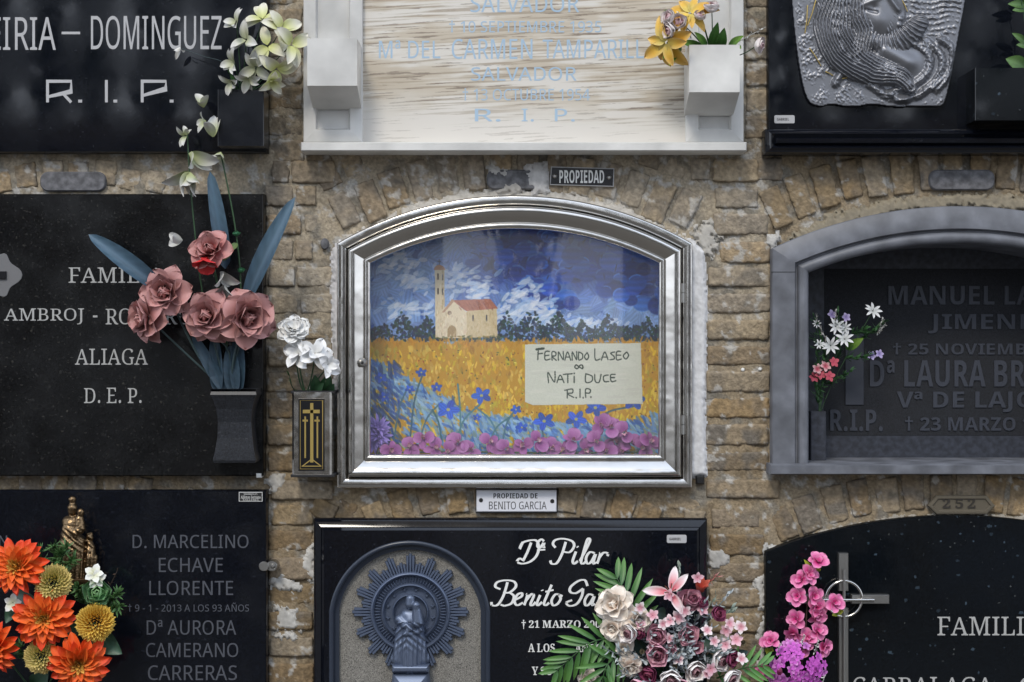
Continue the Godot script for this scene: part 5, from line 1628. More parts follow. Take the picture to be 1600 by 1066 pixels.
func bouquets() -> void:
	var F := Vector3(0, 0.15, 1)
	var white := Color(0.74, 0.73, 0.7)
	var cream := Color(0.72, 0.7, 0.6)
	var lime := Color(0.55, 0.58, 0.22)
	var green := Color(0.035, 0.1, 0.025)
	var dgreen := Color(0.014, 0.045, 0.018)
	var none := Color(0, 0, 0, 0)

	# faded cream lilies in the granite box, top left
	var t := thing("flower_bouquet", "faded cream and lime lilies in the square granite box", "bouquet", P(376, 150, 0.07))
	for q in [[440, 45, 34, 0.5, 0.3, 58.0], [455, 70, 36, 0.6, 0.0, 50.0], [410, 30, 32, -0.1, 0.7, 52.0], [418, 72, 34, 0.1, 0.1, 62.0], [385, 62, 30, -0.5, 0.2, 45.0], [400, 105, 30, -0.3, -0.4, 48.0], [432, 108, 36, 0.3, -0.5, 50.0], [370, 36, 24, -0.7, 0.5, 40.0], [366, 98, 26, -0.8, -0.1, 35.0], [388, 122, 24, -0.2, -0.8, 30.0], [362, 128, 22, -0.6, -0.7, 30.0], [424, 126, 26, 0.4, -0.9, 28.0]]:
		var at := P(q[0], q[1], 0.1 + rng.randf_range(-0.01, 0.02))
		lily(t, at, Vector3(q[3], q[4], 0.8), q[2] * 1.0, lime if q[0] > 400 else Color(0.4, 0.42, 0.25), cream if q[0] > 405 else white * 0.85, none, q[5], "lily", 6, 0.52)
		stem(t, [P(378, 160, 0.066), P(lerpf(378, q[0], 0.5), lerpf(150, q[1], 0.5), 0.08), at], 0.0012, M.stem)
	stem(t, [P(378, 140, 0.07), P(352, 100, 0.08), P(318, 88, 0.085), P(284, 76, 0.085)], 0.0007, M.stem_grey, "wire")
	lily(t, P(281, 74, 0.085), Vector3(-0.4, -0.8, 0.4), 22, white, white, none, 18.0, "bud", 3)
	sprig(t, "leaf_spray", P(372, 140, 0.07), P(356, 100, 0.08), 10, 16, green, green * 1.5)

	# yellow leaves and white tulips in the marble box
	t = thing("flower_bouquet", "yellow autumn leaves with white tulips in the right marble box", "bouquet", P(1118, 80, 0.09))
	var y0 := Color(0.7, 0.36, 0.03)
	var y1 := Color(0.72, 0.52, 0.1)
	for q in [[1042, 66, -0.5, -0.45, 46.0], [1078, 22, -0.1, 0.6, 42.0]]:
		var m := petal(q[4], q[4] * 0.5, 0.35, 0.5, 0.02, 0.8, 0.65, y1, y0, Color(0.7, 0.55, 0.25, 0.5))
		var m2 := petal(q[4] * 0.9, q[4] * 0.42, 0.5, 0.8, 0.03, 0.75, 0.7, Color(0.6, 0.5, 0.12), Color(0.74, 0.42, 0.05), Color(0.72, 0.6, 0.3, 0.4))
		bloom(t, "yellow_leaf_cluster", P(q[0], q[1], 0.14), Vector3(q[2], q[3], 0.9), [[[m, m2], 7, 80.0, 3.0, 0.0, 0.95], [[m, m2], 5, 58.0, 2.0, 2.0, 0.75]], 1.0, false, 0.3)
		stem(t, [P(1112, 90, 0.09), P((q[0] + 1112) * 0.5, q[1] + 4, 0.12), P(q[0], q[1], 0.138)], 0.0013, M.stem)
	var ltul := cup_rings(Color(0.76, 0.72, 0.7), Color(0.72, 0.5, 0.52), Color(0.7, 0.5, 0.5, 0.25), 12)
	for q in [[1047, 28, -0.6, 0.3, 1.0], [1061, 36, -0.1, 0.2, 1.05], [1048, 48, -0.7, -0.1, 1.05], [1092, 26, 0.2, 0.5, 0.8], [1112, 14, 0.0, 0.9, 1.1], [1184, 70, 0.9, -0.2, 1.05]]:
		var at := P(q[0], q[1], 0.155)
		bloom(t, "tulip", at, Vector3(q[2], q[3], 0.55), ltul, q[4])
		stem(t, [P(1114, 90, 0.09), P(lerpf(1114, q[0], 0.6), q[1] + 16, 0.12), at], 0.0012, M.stem)
	for q in [[1112, 74, 1122, 34, 16], [1125, 76, 1132, 44, 17], [1105, 76, 1085, 50, 16], [1100, 76, 1062, 66, 17], [1138, 76, 1162, 56, 16], [1145, 74, 1158, 76, 14], [1062, 70, 1046, 102, 15], [1050, 66, 1036, 92, 14], [1052, 26, 1038, 16, 12]]:
		leaf(t, P(q[0], q[1], 0.1), P(q[2], q[3], 0.14), q[4], Vector3(0, 0.4, 1), Color(0.04, 0.14, 0.02), Color(0.16, 0.32, 0.05) if q[0] > 1060 and q[0] < 1110 or q[0] > 1130 else Color(0.06, 0.2, 0.03))
	sprig(t, "white_sprig", P(1135, 76, 0.1), P(1197, 42, 0.13), 26, 6, white * 0.8, white, 1.3)
	sprig(t, "white_sprig", P(1080, 60, 0.12), P(1060, 18, 0.15), 16, 5, white * 0.8, white, 1.3)

	# dusty roses with sword leaves and drooping lilies
	t = thing("flower_bouquet", "dusty pink roses with blue-grey sword leaves and long-stemmed lilies", "bouquet", P(360, 612, 0.07))
	var dp := Color(0.44, 0.15, 0.14)
	var dl := Color(0.5, 0.24, 0.225)
	var roses := [[258, 458, 36, -0.15, 0.1], [228, 497, 34, -0.9, 0.0], [322, 494, 37, -0.1, 0.1], [383, 497, 41, 0.35, -0.05]]
	for q in roses:
		var at := P(q[0], q[1], 0.125)
		bloom(t, "rose", at - Vector3(0, 0, 0.012), Vector3(q[3], q[4], 0.85), rose_rings(dp * 0.55, dl * 0.95, Color(0.56, 0.32, 0.31, 0.5), q[2]), 0.98)
		stem(t, [P(356, 612, 0.07), P(lerpf(356, q[0], 0.45), 560, 0.085), at - Vector3(0, 0, 0.02)], 0.0024, M.stem_grey)
	bloom(t, "rose", P(330, 392, 0.115), Vector3(-0.15, 0.35, 0.8), rose_rings(Color(0.4, 0.05, 0.05), dl * 0.95, Color(0.55, 0.3, 0.29, 0.4), 32).slice(0, 5), 0.95)
	bloom(t, "fallen_rose_petals", P(322, 402, 0.125), Vector3(0, -0.9, 0.5), [[[petal(28, 30, 0.4, 0.5, 0.03, 0.9, 0.45, Color(0.5, 0.02, 0.02), Color(0.6, 0.03, 0.035))], 3, 30.0, 3.0, 0.0, 1.0]])
	stem(t, [P(358, 612, 0.07), P(350, 500, 0.08), P(330, 400, 0.1)], 0.0024, M.stem)
	var bl0 := Color(0.045, 0.085, 0.125)
	var bl1 := Color(0.075, 0.135, 0.19)
	leaf(t, P(252, 452, 0.1), P(138, 366, 0.13), 30, Vector3(-0.2, 0.5, 1), bl0, bl1, 0.3, 0.5, 0.85, "sword_leaf", 0.5)
	leaf(t, P(352, 420, 0.08), P(328, 268, 0.1), 25, Vector3(0.3, 0, 1), bl0, bl1, 0.15, 0.4, 0.8, "sword_leaf", 0.4)
	leaf(t, P(385, 470, 0.09), P(461, 307, 0.12), 32, Vector3(-0.4, 0.1, 1), bl0, bl1, 0.2, 0.5, 0.8, "sword_leaf", 0.4)
	for q in [[340, 612, 335, 520, 22], [372, 612, 372, 520, 24], [352, 612, 300, 520, 20], [365, 612, 360, 540, 26]]:
		leaf(t, P(q[0], q[1], 0.075), P(q[2], q[3], 0.085), q[4], Vector3(0, 0, 1), bl0 * 0.7, bl0, 0.1, 0.4, 0.8, "sheath_leaf", 0.5)
	for q in [[[358, 612], [352, 540], [258, 480]], [[360, 612], [365, 560], [380, 500]]]:
		stem(t, [P(q[0][0], q[0][1], 0.07), P(q[1][0], q[1][1], 0.09), P(q[2][0], q[2][1], 0.1)], 0.0022, M.stem_grey)
	stem(t, [P(362, 612, 0.07), P(376, 470, 0.08), P(368, 360, 0.09), P(345, 240, 0.1)], 0.0018, M.stem)
	stem(t, [P(355, 612, 0.07), P(320, 480, 0.08), P(301, 330, 0.1), P(292, 205, 0.105)], 0.0016, M.stem)
	var lg := Color(0.38, 0.42, 0.2)
	for q in [[333, 214, -0.2, 1.0, 0.3, 36.0, 14.0], [318, 168, -0.1, 1.0, 0.2, 30.0, 22.0], [322, 190, -0.7, -0.1, 0.4, 22.0, 25.0], [345, 238, -0.3, -1.0, 0.3, 28.0, 22.0], [296, 240, 0.8, -0.45, 0.4, 46.0, 10.0], [296, 268, -0.75, -0.75, 0.3, 44.0, 10.0], [297, 270, 0.0, -1.0, 0.3, 40.0, 5.0], [291, 212, -0.4, -0.2, 0.6, 20.0, 20.0], [291, 212, 0.0, 1.0, 0.3, 16.0, 14.0]]:
		lily(t, P(q[0], q[1], 0.105), Vector3(q[2], q[3], q[4]), q[5], lg, white * 0.8, none, q[6], "wilted_lily", 3, 0.5)
	for q in [[345, 425, 0.4, -0.6, 34], [352, 445, -0.3, -0.9, 32], [285, 376, -0.9, 0.1, 26]]:
		lily(t, P(q[0], q[1], 0.1), Vector3(q[2], q[3], 0.4), q[4], Color(0.4, 0.4, 0.36), white * 0.75, none, 16.0, "dried_petal", 3, 0.6)
	for q in [[369, 367], [377, 424]]:
		bloom(t, "green_bud", P(q[0], q[1], 0.092), Vector3(0, 1, 0.4), cup_rings(Color(0.03, 0.14, 0.06), Color(0.05, 0.2, 0.1), none, 6), 1.0, true)
	for q in [[305, 402], [352, 398], [362, 384]]:
		leaf(t, P(q[0] + 8, q[1] - 4, 0.1), P(q[0] - 4, q[1] + 10, 0.12), 10, F, Color(0.1, 0.16, 0.05), Color(0.16, 0.2, 0.08))

	# white carnations over the steel vase
	t = thing("flower_bouquet", "white carnations and lilies in the steel vase box", "bouquet", P(488, 613, 0.05))
	var wp := petal(31, 26, 0.25, 0.5, 0.12, 1.25, 0.4, white, Color(0.8, 0.8, 0.79), none, 6, 7)
	bloom(t, "carnation", P(459, 516, 0.08), Vector3(-0.05, 0.55, 0.8), [[[wp], 9, 82.0, 1.0, 0.0, 1.0], [[wp], 9, 62.0, 1.0, 0.0, 0.9], [[wp], 8, 40.0, 1.0, 0.0, 0.8], [[wp], 6, 18.0, 1.0, 0.0, 0.7]], 0.82, false, 0.3)
	for q in [[466, 552, -0.45, 0.25], [492, 552, 0.3, 0.35], [512, 570, 0.6, -0.1]]:
		var m := petal(36, 26, 0.3, 0.75, 0.09, 1.0, 0.75, Color(0.7, 0.7, 0.68), Color(0.8, 0.8, 0.8), none, 6, 5)
		bloom(t, "white_lily", P(q[0], q[1], 0.085), Vector3(q[2], q[3], 0.8), [[[m], 5, 62.0, 1.0, 0.0, 1.0], [[m], 4, 35.0, 1.0, 0.0, 0.7]], 0.8 if q[0] < 500 else 0.65, false, 0.3)
	for q in [[459, 520], [466, 556], [492, 556], [512, 574]]:
		stem(t, [P(478, 618, 0.05), P(lerpf(478, q[0], 0.6), 590, 0.06), P(q[0], q[1], 0.075)], 0.0016, M.stem)
	for q in [[496, 618, 492, 586, 20], [505, 618, 515, 584, 22], [488, 618, 506, 598, 18], [512, 618, 522, 600, 16]]:
		leaf(t, P(q[0], q[1], 0.05), P(q[2], q[3], 0.075), q[4], F, dgreen, Color(0.02, 0.065, 0.025))
	sprig(t, "leaf_spray", P(465, 616, 0.05), P(452, 586, 0.07), 8, 12, dgreen, green, 1.0, 0.2)

	# orange dahlias
	t = thing("flower_bouquet", "orange dahlias with yellow pompons and ferns before the navy slab", "bouquet", P(65, 1085, 0.07))
	for q in [[26, 886, -0.15, 0.2, 46], [68, 966, 0.1, 0.05, 47], [122, 1038, 0.25, -0.2, 47], [-6, 1012, -0.5, -0.1, 40]]:
		dahlia(t, P(q[0], q[1], 0.15), Vector3(q[2], q[3], 0.9), q[4] * 0.88)
		stem(t, [P(62, 1095, 0.07), P(lerpf(62, q[0], 0.6), q[1] + 30, 0.1), P(q[0], q[1], 0.14)], 0.002, M.stem)
	for q in [[83, 911, 29, 0], [149, 973, 30, 1], [65, 1026, 27, 0]]:
		pompon(t, P(q[0], q[1], 0.135), Vector3(0.2, 0.15, 0.9), q[2] * 0.98, Color(0.4, 0.4, 0.1) if q[3] == 0 else Color(0.6, 0.32, 0.03), Color(0.86, 0.68, 0.26) if q[3] == 0 else Color(0.88, 0.62, 0.12))
		stem(t, [P(62, 1095, 0.07), P(lerpf(62, q[0], 0.6), q[1] + 30, 0.09), P(q[0], q[1], 0.12)], 0.0016, M.stem)
	bloom(t, "succulent_rosette", P(152, 927, 0.12), Vector3(0.2, 0.3, 0.9), cup_rings(Color(0.15, 0.34, 0.15), Color(0.27, 0.48, 0.22), Color(0.4, 0.58, 0.35, 0.4), 19), 1.1)
	for q in [[147, 897, 0.1, 0.4], [20, 942, -0.2, 0.1], [150, 905, 0.3, 0.0]]:
		bloom(t, "white_blossom", P(q[0], q[1], 0.13), Vector3(q[2], q[3], 0.9), star5(Color(0.6, 0.6, 0.4), Color(0.78, 0.78, 0.74), 15), 1.0)
	for q in [[140, 985, 190, 1022, 40], [120, 975, 100, 1000, 30], [55, 1075, 75, 1050, 34], [160, 1000, 128, 985, 26], [30, 940, 8, 975, 24], [20, 930, 60, 940, 24]]:
		leaf(t, P(q[0], q[1], 0.09), P(q[2], q[3], 0.13), q[4], F, dgreen, Color(0.04, 0.095, 0.06), 0.5)
	for q in [[80, 905, 62, 855], [85, 905, 85, 848], [92, 905, 105, 852], [75, 900, 50, 872], [95, 905, 118, 872], [88, 900, 96, 862], [60, 1035, 30, 1010], [165, 950, 186, 925], [135, 945, 122, 915], [165, 960, 190, 945]]:
		sprig(t, "fern_spray", P(q[0], q[1], 0.09), P(q[2], q[3], 0.13), 90, 15, Color(0.045, 0.11, 0.035), Color(0.09, 0.19, 0.06), 1.0, 0.24)
	sprig(t, "brown_sprig", P(160, 930, 0.09), P(184, 890, 0.1), 14, 8, Color(0.05, 0.03, 0.02), Color(0.09, 0.05, 0.03))

	# mixed pastel bouquet
	t = thing("flower_bouquet", "mixed pastel bouquet of cream roses, ranunculus and palm before the script slab", "bouquet", P(1050, 1090, 0.075))
	var pg := Color(0.035, 0.11, 0.025)
	var pg2 := Color(0.09, 0.22, 0.05)
	frond(t, P(990, 985, 0.1), P(962, 900, 0.11), Vector3(0.01, 0, 0.02), 8, 58, pg, pg2)
	frond(t, P(985, 1000, 0.1), P(868, 1050, 0.15), Vector3(0, 0.03, 0.02), 14, 50, pg, pg2)
	frond(t, P(990, 1020, 0.1), P(940, 1080, 0.16), Vector3(-0.02, 0.02, 0.03), 9, 50, pg, pg2)
	frond(t, P(1120, 1060, 0.1), P(1195, 1040, 0.12), Vector3(0, 0.01, 0.02), 7, 42, pg * 1.6, pg2 * 1.3)
	for q in [[960, 945, 27, -0.35, 0.15], [995, 970, 22, 0.3, 0.1], [958, 982, 20, -0.3, -0.1], [985, 1040, 18, 0.1, -0.5], [920, 1062, 18, -0.4, -0.4], [975, 1012, 14, -0.2, -0.2]]:
		var at := P(q[0], q[1], 0.14)
		bloom(t, "cream_rose", at, Vector3(q[3], q[4], 0.9), rose_rings(Color(0.84, 0.66, 0.56), Color(0.87, 0.78, 0.68), Color(0.88, 0.83, 0.76, 0.6), q[2]), 0.98)
		stem(t, [P(1045, 1095, 0.07), P(lerpf(1045, q[0], 0.5), q[1] + 40, 0.1), at], 0.0018, M.stem)
	lily(t, P(1048, 926, 0.16), Vector3(-0.15, 0.35, 0.9), 40, Color(0.66, 0.1, 0.14), Color(0.76, 0.6, 0.62), Color(0.8, 0.76, 0.75, 0.8), 62.0, "pink_lily")
	bloom(t, "red_lily_bud", P(1094, 920, 0.13), Vector3(0.2, 0.6, 0.5), [[[petal(30, 15, 0.6, 0.1, 0.0, 0.8, 0.6, Color(0.45, 0.04, 0.03), Color(0.6, 0.14, 0.09))], 5, 22.0, 2.0, -8.0, 1.0]])
	sprig(t, "red_sprig", P(1092, 925, 0.12), P(1120, 900, 0.13), 26, 12, Color(0.4, 0.06, 0.05), Color(0.5, 0.28, 0.26), 1.2, 0.18)
	var mv := Color(0.6, 0.34, 0.41)
	var mw := Color(0.8, 0.71, 0.7)
	var dk := Color(0.2, 0.035, 0.07)
	for q in [[1074, 942, 16, 0], [1082, 936, 12, 0], [1028, 993, 15, 0], [1029, 1021, 16, 0], [1074, 993, 14, 0], [1088, 1012, 9, 0], [1049, 1014, 8, 0], [1124, 1030, 16, 1], [1086, 1046, 15, 1], [1142, 1028, 11, 2], [1000, 990, 9, 2], [983, 990, 13, 1], [1120, 960, 11, 2], [1048, 1060, 15, 1], [1014, 1052, 13, 2], [1096, 942, 8, 2], [1140, 1058, 14, 1], [1060, 1070, 12, 0], [1000, 1072, 13, 0]]:
		var pal: Color = [mv, mw, Color(0.26, 0.06, 0.13)][q[3]]
		var at := P(q[0], q[1], 0.145 + rng.randf_range(-0.012, 0.012))
		bloom(t, "ranunculus", at, Vector3((q[0] - 1060) / 140.0, (1000 - q[1]) / 160.0, 0.8), cup_rings(pal, dk.lerp(pal, 0.2), (pal * 1.35).clamp(), q[2]), 1.12)
		stem(t, [P(1050, 1095, 0.07), P(lerpf(1050, q[0], 0.5), q[1] + 35, 0.1), at], 0.0014, M.stem)
	for q in [[1000, 950], [1047, 970], [1036, 975], [1116, 1002], [1135, 985], [1090, 903], [1158, 980], [1070, 955], [1046, 930], [1000, 976], [1046, 998], [1104, 1053], [1134, 1008], [1158, 1030], [1140, 975], [1098, 953], [1020, 962], [1060, 1030], [1110, 1045], [1150, 1000], [1018, 1010], [1060, 965], [1105, 985]]:
		var pk: Color = [Color(0.78, 0.64, 0.67), Color(0.74, 0.5, 0.56), Color(0.8, 0.75, 0.75)][rng.randi() % 3]
		bloom(t, "pink_blossom", P(q[0], q[1], 0.16 + rng.randf_range(-0.01, 0.012)), Vector3(rng.randf_range(-0.5, 0.5), rng.randf_range(-0.2, 0.6), 0.9), star5(Color(0.55, 0.2, 0.26), pk, 10), rng.randf_range(0.85, 1.15))
	for k in 60:
		var x := 1065 + rng.randfn() * 45.0
		var y := 1000 + rng.randfn() * 40.0
		sprig(t, "dusty_miller_spray", P(lerpf(1055, x, 0.5), lerpf(1060, y, 0.6), 0.11), P(x, y, 0.158), 14, 12, Color(0.24, 0.29, 0.31), Color(0.52, 0.56, 0.58), 1.2, 0.36)
	for q in [[1065, 945, 1060, 880], [1120, 960, 1145, 950], [1085, 970, 1120, 930]]:
		sprig(t, "grey_leaf_sprig", P(q[0], q[1], 0.11), P(q[2], q[3], 0.12), 14, 12, Color(0.2, 0.28, 0.22), Color(0.45, 0.52, 0.44), 0.8, 0.5)
	for q in [[1040, 1040, 1012, 1025, 24], [1060, 1050, 1040, 1052, 26], [1100, 1030, 1115, 1042, 26], [1000, 1020, 985, 1048, 30], [1010, 1010, 975, 1020, 26], [1100, 1000, 1130, 1020, 26], [1130, 1030, 1170, 1018, 22], [1040, 960, 1020, 960, 22]]:
		leaf(t, P(q[0], q[1], 0.1), P(q[2], q[3], 0.125), q[4], F, Color(0.03, 0.075, 0.05), Color(0.075, 0.13, 0.12), 0.4)
	for k in 12:
		bloom(t, "seed_pod", P(1060 + rng.randfn() * 40, 1015 + rng.randfn() * 25, 0.145), Vector3(rng.randfn(), rng.randfn(), 2), cup_rings(Color(0.3, 0.26, 0.17), Color(0.12, 0.1, 0.06), none, 4), 1.0, true)
	sprig(t, "white_sprig", P(985, 1060, 0.13), P(960, 1025, 0.17), 30, 6, Color(0.4, 0.45, 0.43), Color(0.6, 0.66, 0.63), 1.4)

	# pink blossom branch and lilac cluster
	t = thing("flower_bouquet", "magenta blossom branch over a lilac cluster beside the steel cross", "bouquet", P(1245, 1085, 0.05))
	var pk0 := Color(0.5, 0.015, 0.17)
	var pk1 := Color(0.74, 0.17, 0.4)
	stem(t, [P(1245, 1095, 0.05), P(1258, 1000, 0.07), P(1262, 940, 0.075), P(1274, 884, 0.08)], 0.0016, std(Color(0.06, 0.03, 0.025), 0.7))
	var pm := petal(17, 17, 0.35, 0.4, 0.07, 1.0, 0.5, pk0, pk1, Color(0.78, 0.45, 0.58, 0.4))
	for q in [[1278, 878, 0.1, 0.9], [1252, 905, -0.5, 0.4], [1264, 898, 0.4, 0.3], [1246, 932, -0.3, 0.1], [1272, 932, 0.3, 0.1], [1276, 950, 0.2, 0.0], [1276, 962, 0.3, -0.4], [1244, 968, -0.4, 0.1], [1240, 990, -0.4, -0.6], [1277, 986, 0.4, 0.2], [1262, 998, 0.0, 0.3], [1286, 1012, 0.6, -0.2], [1304, 942, 0.2, 0.3], [1204, 1002, -0.2, 0.5], [1195, 1048, -0.5, 0.0], [1212, 1058, 0.0, 0.0], [1256, 1010, -0.2, 0.1]]:
		bloom(t, "pink_blossom", P(q[0], q[1], 0.085), Vector3(q[2], q[3], 0.7), [[[pm], 5, 66.0, 1.0, 0.0, 0.95], [[pm], 3, 30.0, 1.0, 0.0, 0.6]], 1.0, false, 0.3)
	for q in [[1272, 895, 1256, 874], [1277, 893, 1280, 884], [1308, 958, 1300, 962], [1306, 958, 1318, 955], [1200, 1012, 1198, 1022], [1202, 1014, 1210, 1018]]:
		leaf(t, P(q[0], q[1], 0.075), P(q[2], q[3], 0.085), 9, F, Color(0.2, 0.3, 0.02), Color(0.42, 0.46, 0.04))
	for k in 70:
		var a := rng.randf() * TAU
		var r := sqrt(rng.randf())
		var d := Vector2(cos(a) * r * 46.0, sin(a) * r * 42.0)
		bloom(t, "lilac_floret", P(1246 + d.x, 1046 + d.y, 0.085 + 0.035 * sqrt(1.0 - r * r)), Vector3(d.x / 50.0, -d.y / 50.0, 0.8), star5(Color(0.3, 0.05, 0.3), Color(0.6, 0.1, 0.56) if k % 3 else Color(0.66, 0.24, 0.62), 8.5), rng.randf_range(0.8, 1.2), true)
	for q in [[1215, 1025, 1222, 1004], [1255, 1015, 1258, 992], [1272, 1020, 1278, 1002], [1280, 1070, 1288, 1056]]:
		sprig(t, "white_sprig", P(q[0], q[1], 0.09), P(q[2], q[3], 0.11), 22, 5, white * 0.7, white * 0.95, 1.5)

	# small posy in the stone niche
	t = thing("flower_bouquet", "small posy of white daisies and red blossoms inside the stone niche", "bouquet", P(1280, 643, -0.08))
	var zn := -0.075
	for q in [[1298, 540, 15], [1320, 530, 16], [1306, 510, 14], [1320, 512, 11], [1364, 486, 15], [1280, 538, 8], [1276, 506, 7]]:
		var m := petal(q[2], q[2] * 0.34, 0.4, 0.4, 0.0, 0.85, 0.7, Color(0.45, 0.47, 0.47), Color(0.74, 0.75, 0.77), none, 4, 3)
		bloom(t, "daisy", P(q[0], q[1], zn + 0.02), Vector3(rng.randf_range(-0.3, 0.6), rng.randf_range(-0.2, 0.6), 0.8), [[[m], 8, 66.0, 1.0, 0.0, 1.0]])
		stem(t, [P(1280, 650, -0.08), P(lerpf(1280, q[0], 0.3), 590, -0.075), P(q[0], q[1], zn + 0.018)], 0.0009, M.stem)
	for q in [[1277, 577, 0], [1290, 572, 0], [1303, 566, 1], [1282, 586, 1], [1296, 588, 1], [1272, 590, 1]]:
		bloom(t, "red_blossom", P(q[0], q[1], zn + 0.02), Vector3(0.2, 0.3, 0.9), star5(Color(0.4, 0.04, 0.08), Color(0.65, 0.4, 0.42) if q[2] == 0 else Color(0.45, 0.07, 0.1), 9), 1.0)
	for q in [[1362, 556], [1374, 553], [1300, 492], [1322, 496]]:
		bloom(t, "lilac_blossom", P(q[0], q[1], zn + 0.015), Vector3(0.2, 0.2, 0.9), star5(Color(0.2, 0.15, 0.35), Color(0.4, 0.34, 0.55), 8), 1.0)
	for q in [[1330, 520, 1352, 512], [1345, 530, 1382, 500], [1290, 560, 1270, 492], [1310, 560, 1310, 486], [1320, 560, 1360, 552], [1285, 600, 1272, 520], [1290, 600, 1330, 580], [1280, 620, 1290, 560], [1278, 630, 1275, 575]]:
		sprig(t, "leaf_spray", P(q[0], q[1], zn), P(q[2], q[3], zn + 0.015), 44, 12, Color(0.03, 0.085, 0.03), Color(0.06, 0.15, 0.055), 1.0, 0.34)
	for q in [[1372, 520, 1380, 498], [1372, 520, 1384, 505], [1300, 510, 1306, 484], [1285, 520, 1275, 490], [1290, 535, 1284, 520]]:
		sprig(t, "white_sprig", P(q[0], q[1], zn + 0.01), P(q[2], q[3], zn + 0.02), 26, 5, white * 0.6, white * 0.85, 1.4)
	leaf(t, P(1322, 545, zn), P(1350, 528, zn + 0.02), 16, F, Color(0.06, 0.16, 0.02), Color(0.16, 0.28, 0.04))

	# orchids behind the glass
	t = thing("orchid_garland", "mauve orchid blooms lying along the foot of the painting", "orchids", P(810, 712, -0.03))
	var oc := Color(0.22, 0.04, 0.2)
	var oc2 := Color(0.33, 0.1, 0.31)
	var om := petal(20, 22, 0.15, 0.35, 0.02, 0.95, 0.5, oc, oc2, Color(0.42, 0.2, 0.4, 0.4))
	var on := petal(19, 13, 0.2, 0.35, 0.0, 0.9, 0.6, oc, oc2)
	var lip := petal(9, 8, 0.8, -0.3, 0.0, 0.8, 0.6, Color(0.7, 0.6, 0.6), Color(0.55, 0.2, 0.35), none, 4, 3)
	for q in [[662, 685, -0.2], [640, 700, -0.3], [680, 702, 0.2], [715, 693, 0.0], [735, 704, 0.1], [765, 692, 0.2], [790, 702, 0.1], [818, 697, -0.2], [840, 690, 0.2], [862, 700, 0.0], [895, 688, 0.1], [880, 702, -0.3], [915, 704, 0.0], [932, 690, 0.1], [960, 690, -0.1], [975, 676, 0.1], [985, 692, 0.2], [948, 704, 0.0], [940, 664, -0.3], [1005, 700, 0.2], [1015, 690, 0.4], [955, 668, 0.3], [970, 705, 0.0], [700, 706, 0.1], [610, 704, 0.2]]:
		var at := P(q[0], q[1], -0.02 + rng.randf_range(-0.012, 0.008))
		var nn := Vector3(q[2] + rng.randf_range(-0.3, 0.3), rng.randf_range(0.0, 0.5), 0.85)
		var h := bloom(t, "orchid", at, nn, [[[om], 2, 80.0, 1.0, 0.5, 1.0], [[on], 3, 84.0, 1.0, 0.0, 0.95]], 0.95, false, 0.2)
		center(h, "lip", at, nn, [[[lip], 3, 30.0, 1.0, 1.0, 1.0]])
	stem(t, [P(590, 708, -0.03), P(720, 706, -0.03), P(880, 708, -0.03), P(1020, 706, -0.03)], 0.002, M.stem)
	t = thing("purple_flower", "spiky violet artificial flower in the lower left corner behind the glass", "flower", P(590, 712, -0.03))
	var sp := petal(22, 5, 0.6, 0.4, 0.0, 0.9, 0.6, Color(0.12, 0.08, 0.34), Color(0.3, 0.22, 0.6), none, 4, 3)
	for q in [[590, 668], [586, 688], [592, 680]]:
		bloom(t, "violet_head", P(q[0], q[1], -0.025), Vector3(0.3, 0.2, 0.9), [[[sp], 16, 80.0, 1.0, 0.0, 1.0], [[sp], 14, 55.0, 1.0, 0.0, 0.9], [[sp], 8, 25.0, 1.0, 0.0, 0.7]], 1.0, true, 0.3)
	stem(t, [P(588, 712, -0.03), P(590, 690, -0.03), P(590, 670, -0.028)], 0.0015, M.stem)

	# leaves in the box at the right edge
	t = thing("potted_foliage", "green artificial foliage above the granite box at the right edge", "plant", P(1600, 106, 0.06))
	stem(t, [P(1600, 118, 0.06), P(1604, 60, 0.07), P(1596, 0, 0.08)], 0.0014, M.stem)
	for q in [[1602, 8, 1574, 6, 13], [1602, 14, 1582, 16, 11], [1603, 66, 1582, 52, 12], [1604, 72, 1588, 70, 10], [1604, 60, 1620, 46, 13], [1600, 4, 1616, -14, 14], [1603, 106, 1572, 92, 26], [1608, 106, 1630, 88, 26]]:
		leaf(t, P(q[0], q[1], 0.075), P(q[2], q[3], 0.09), q[4], F, Color(0.04, 0.1, 0.02), Color(0.1, 0.2, 0.05))

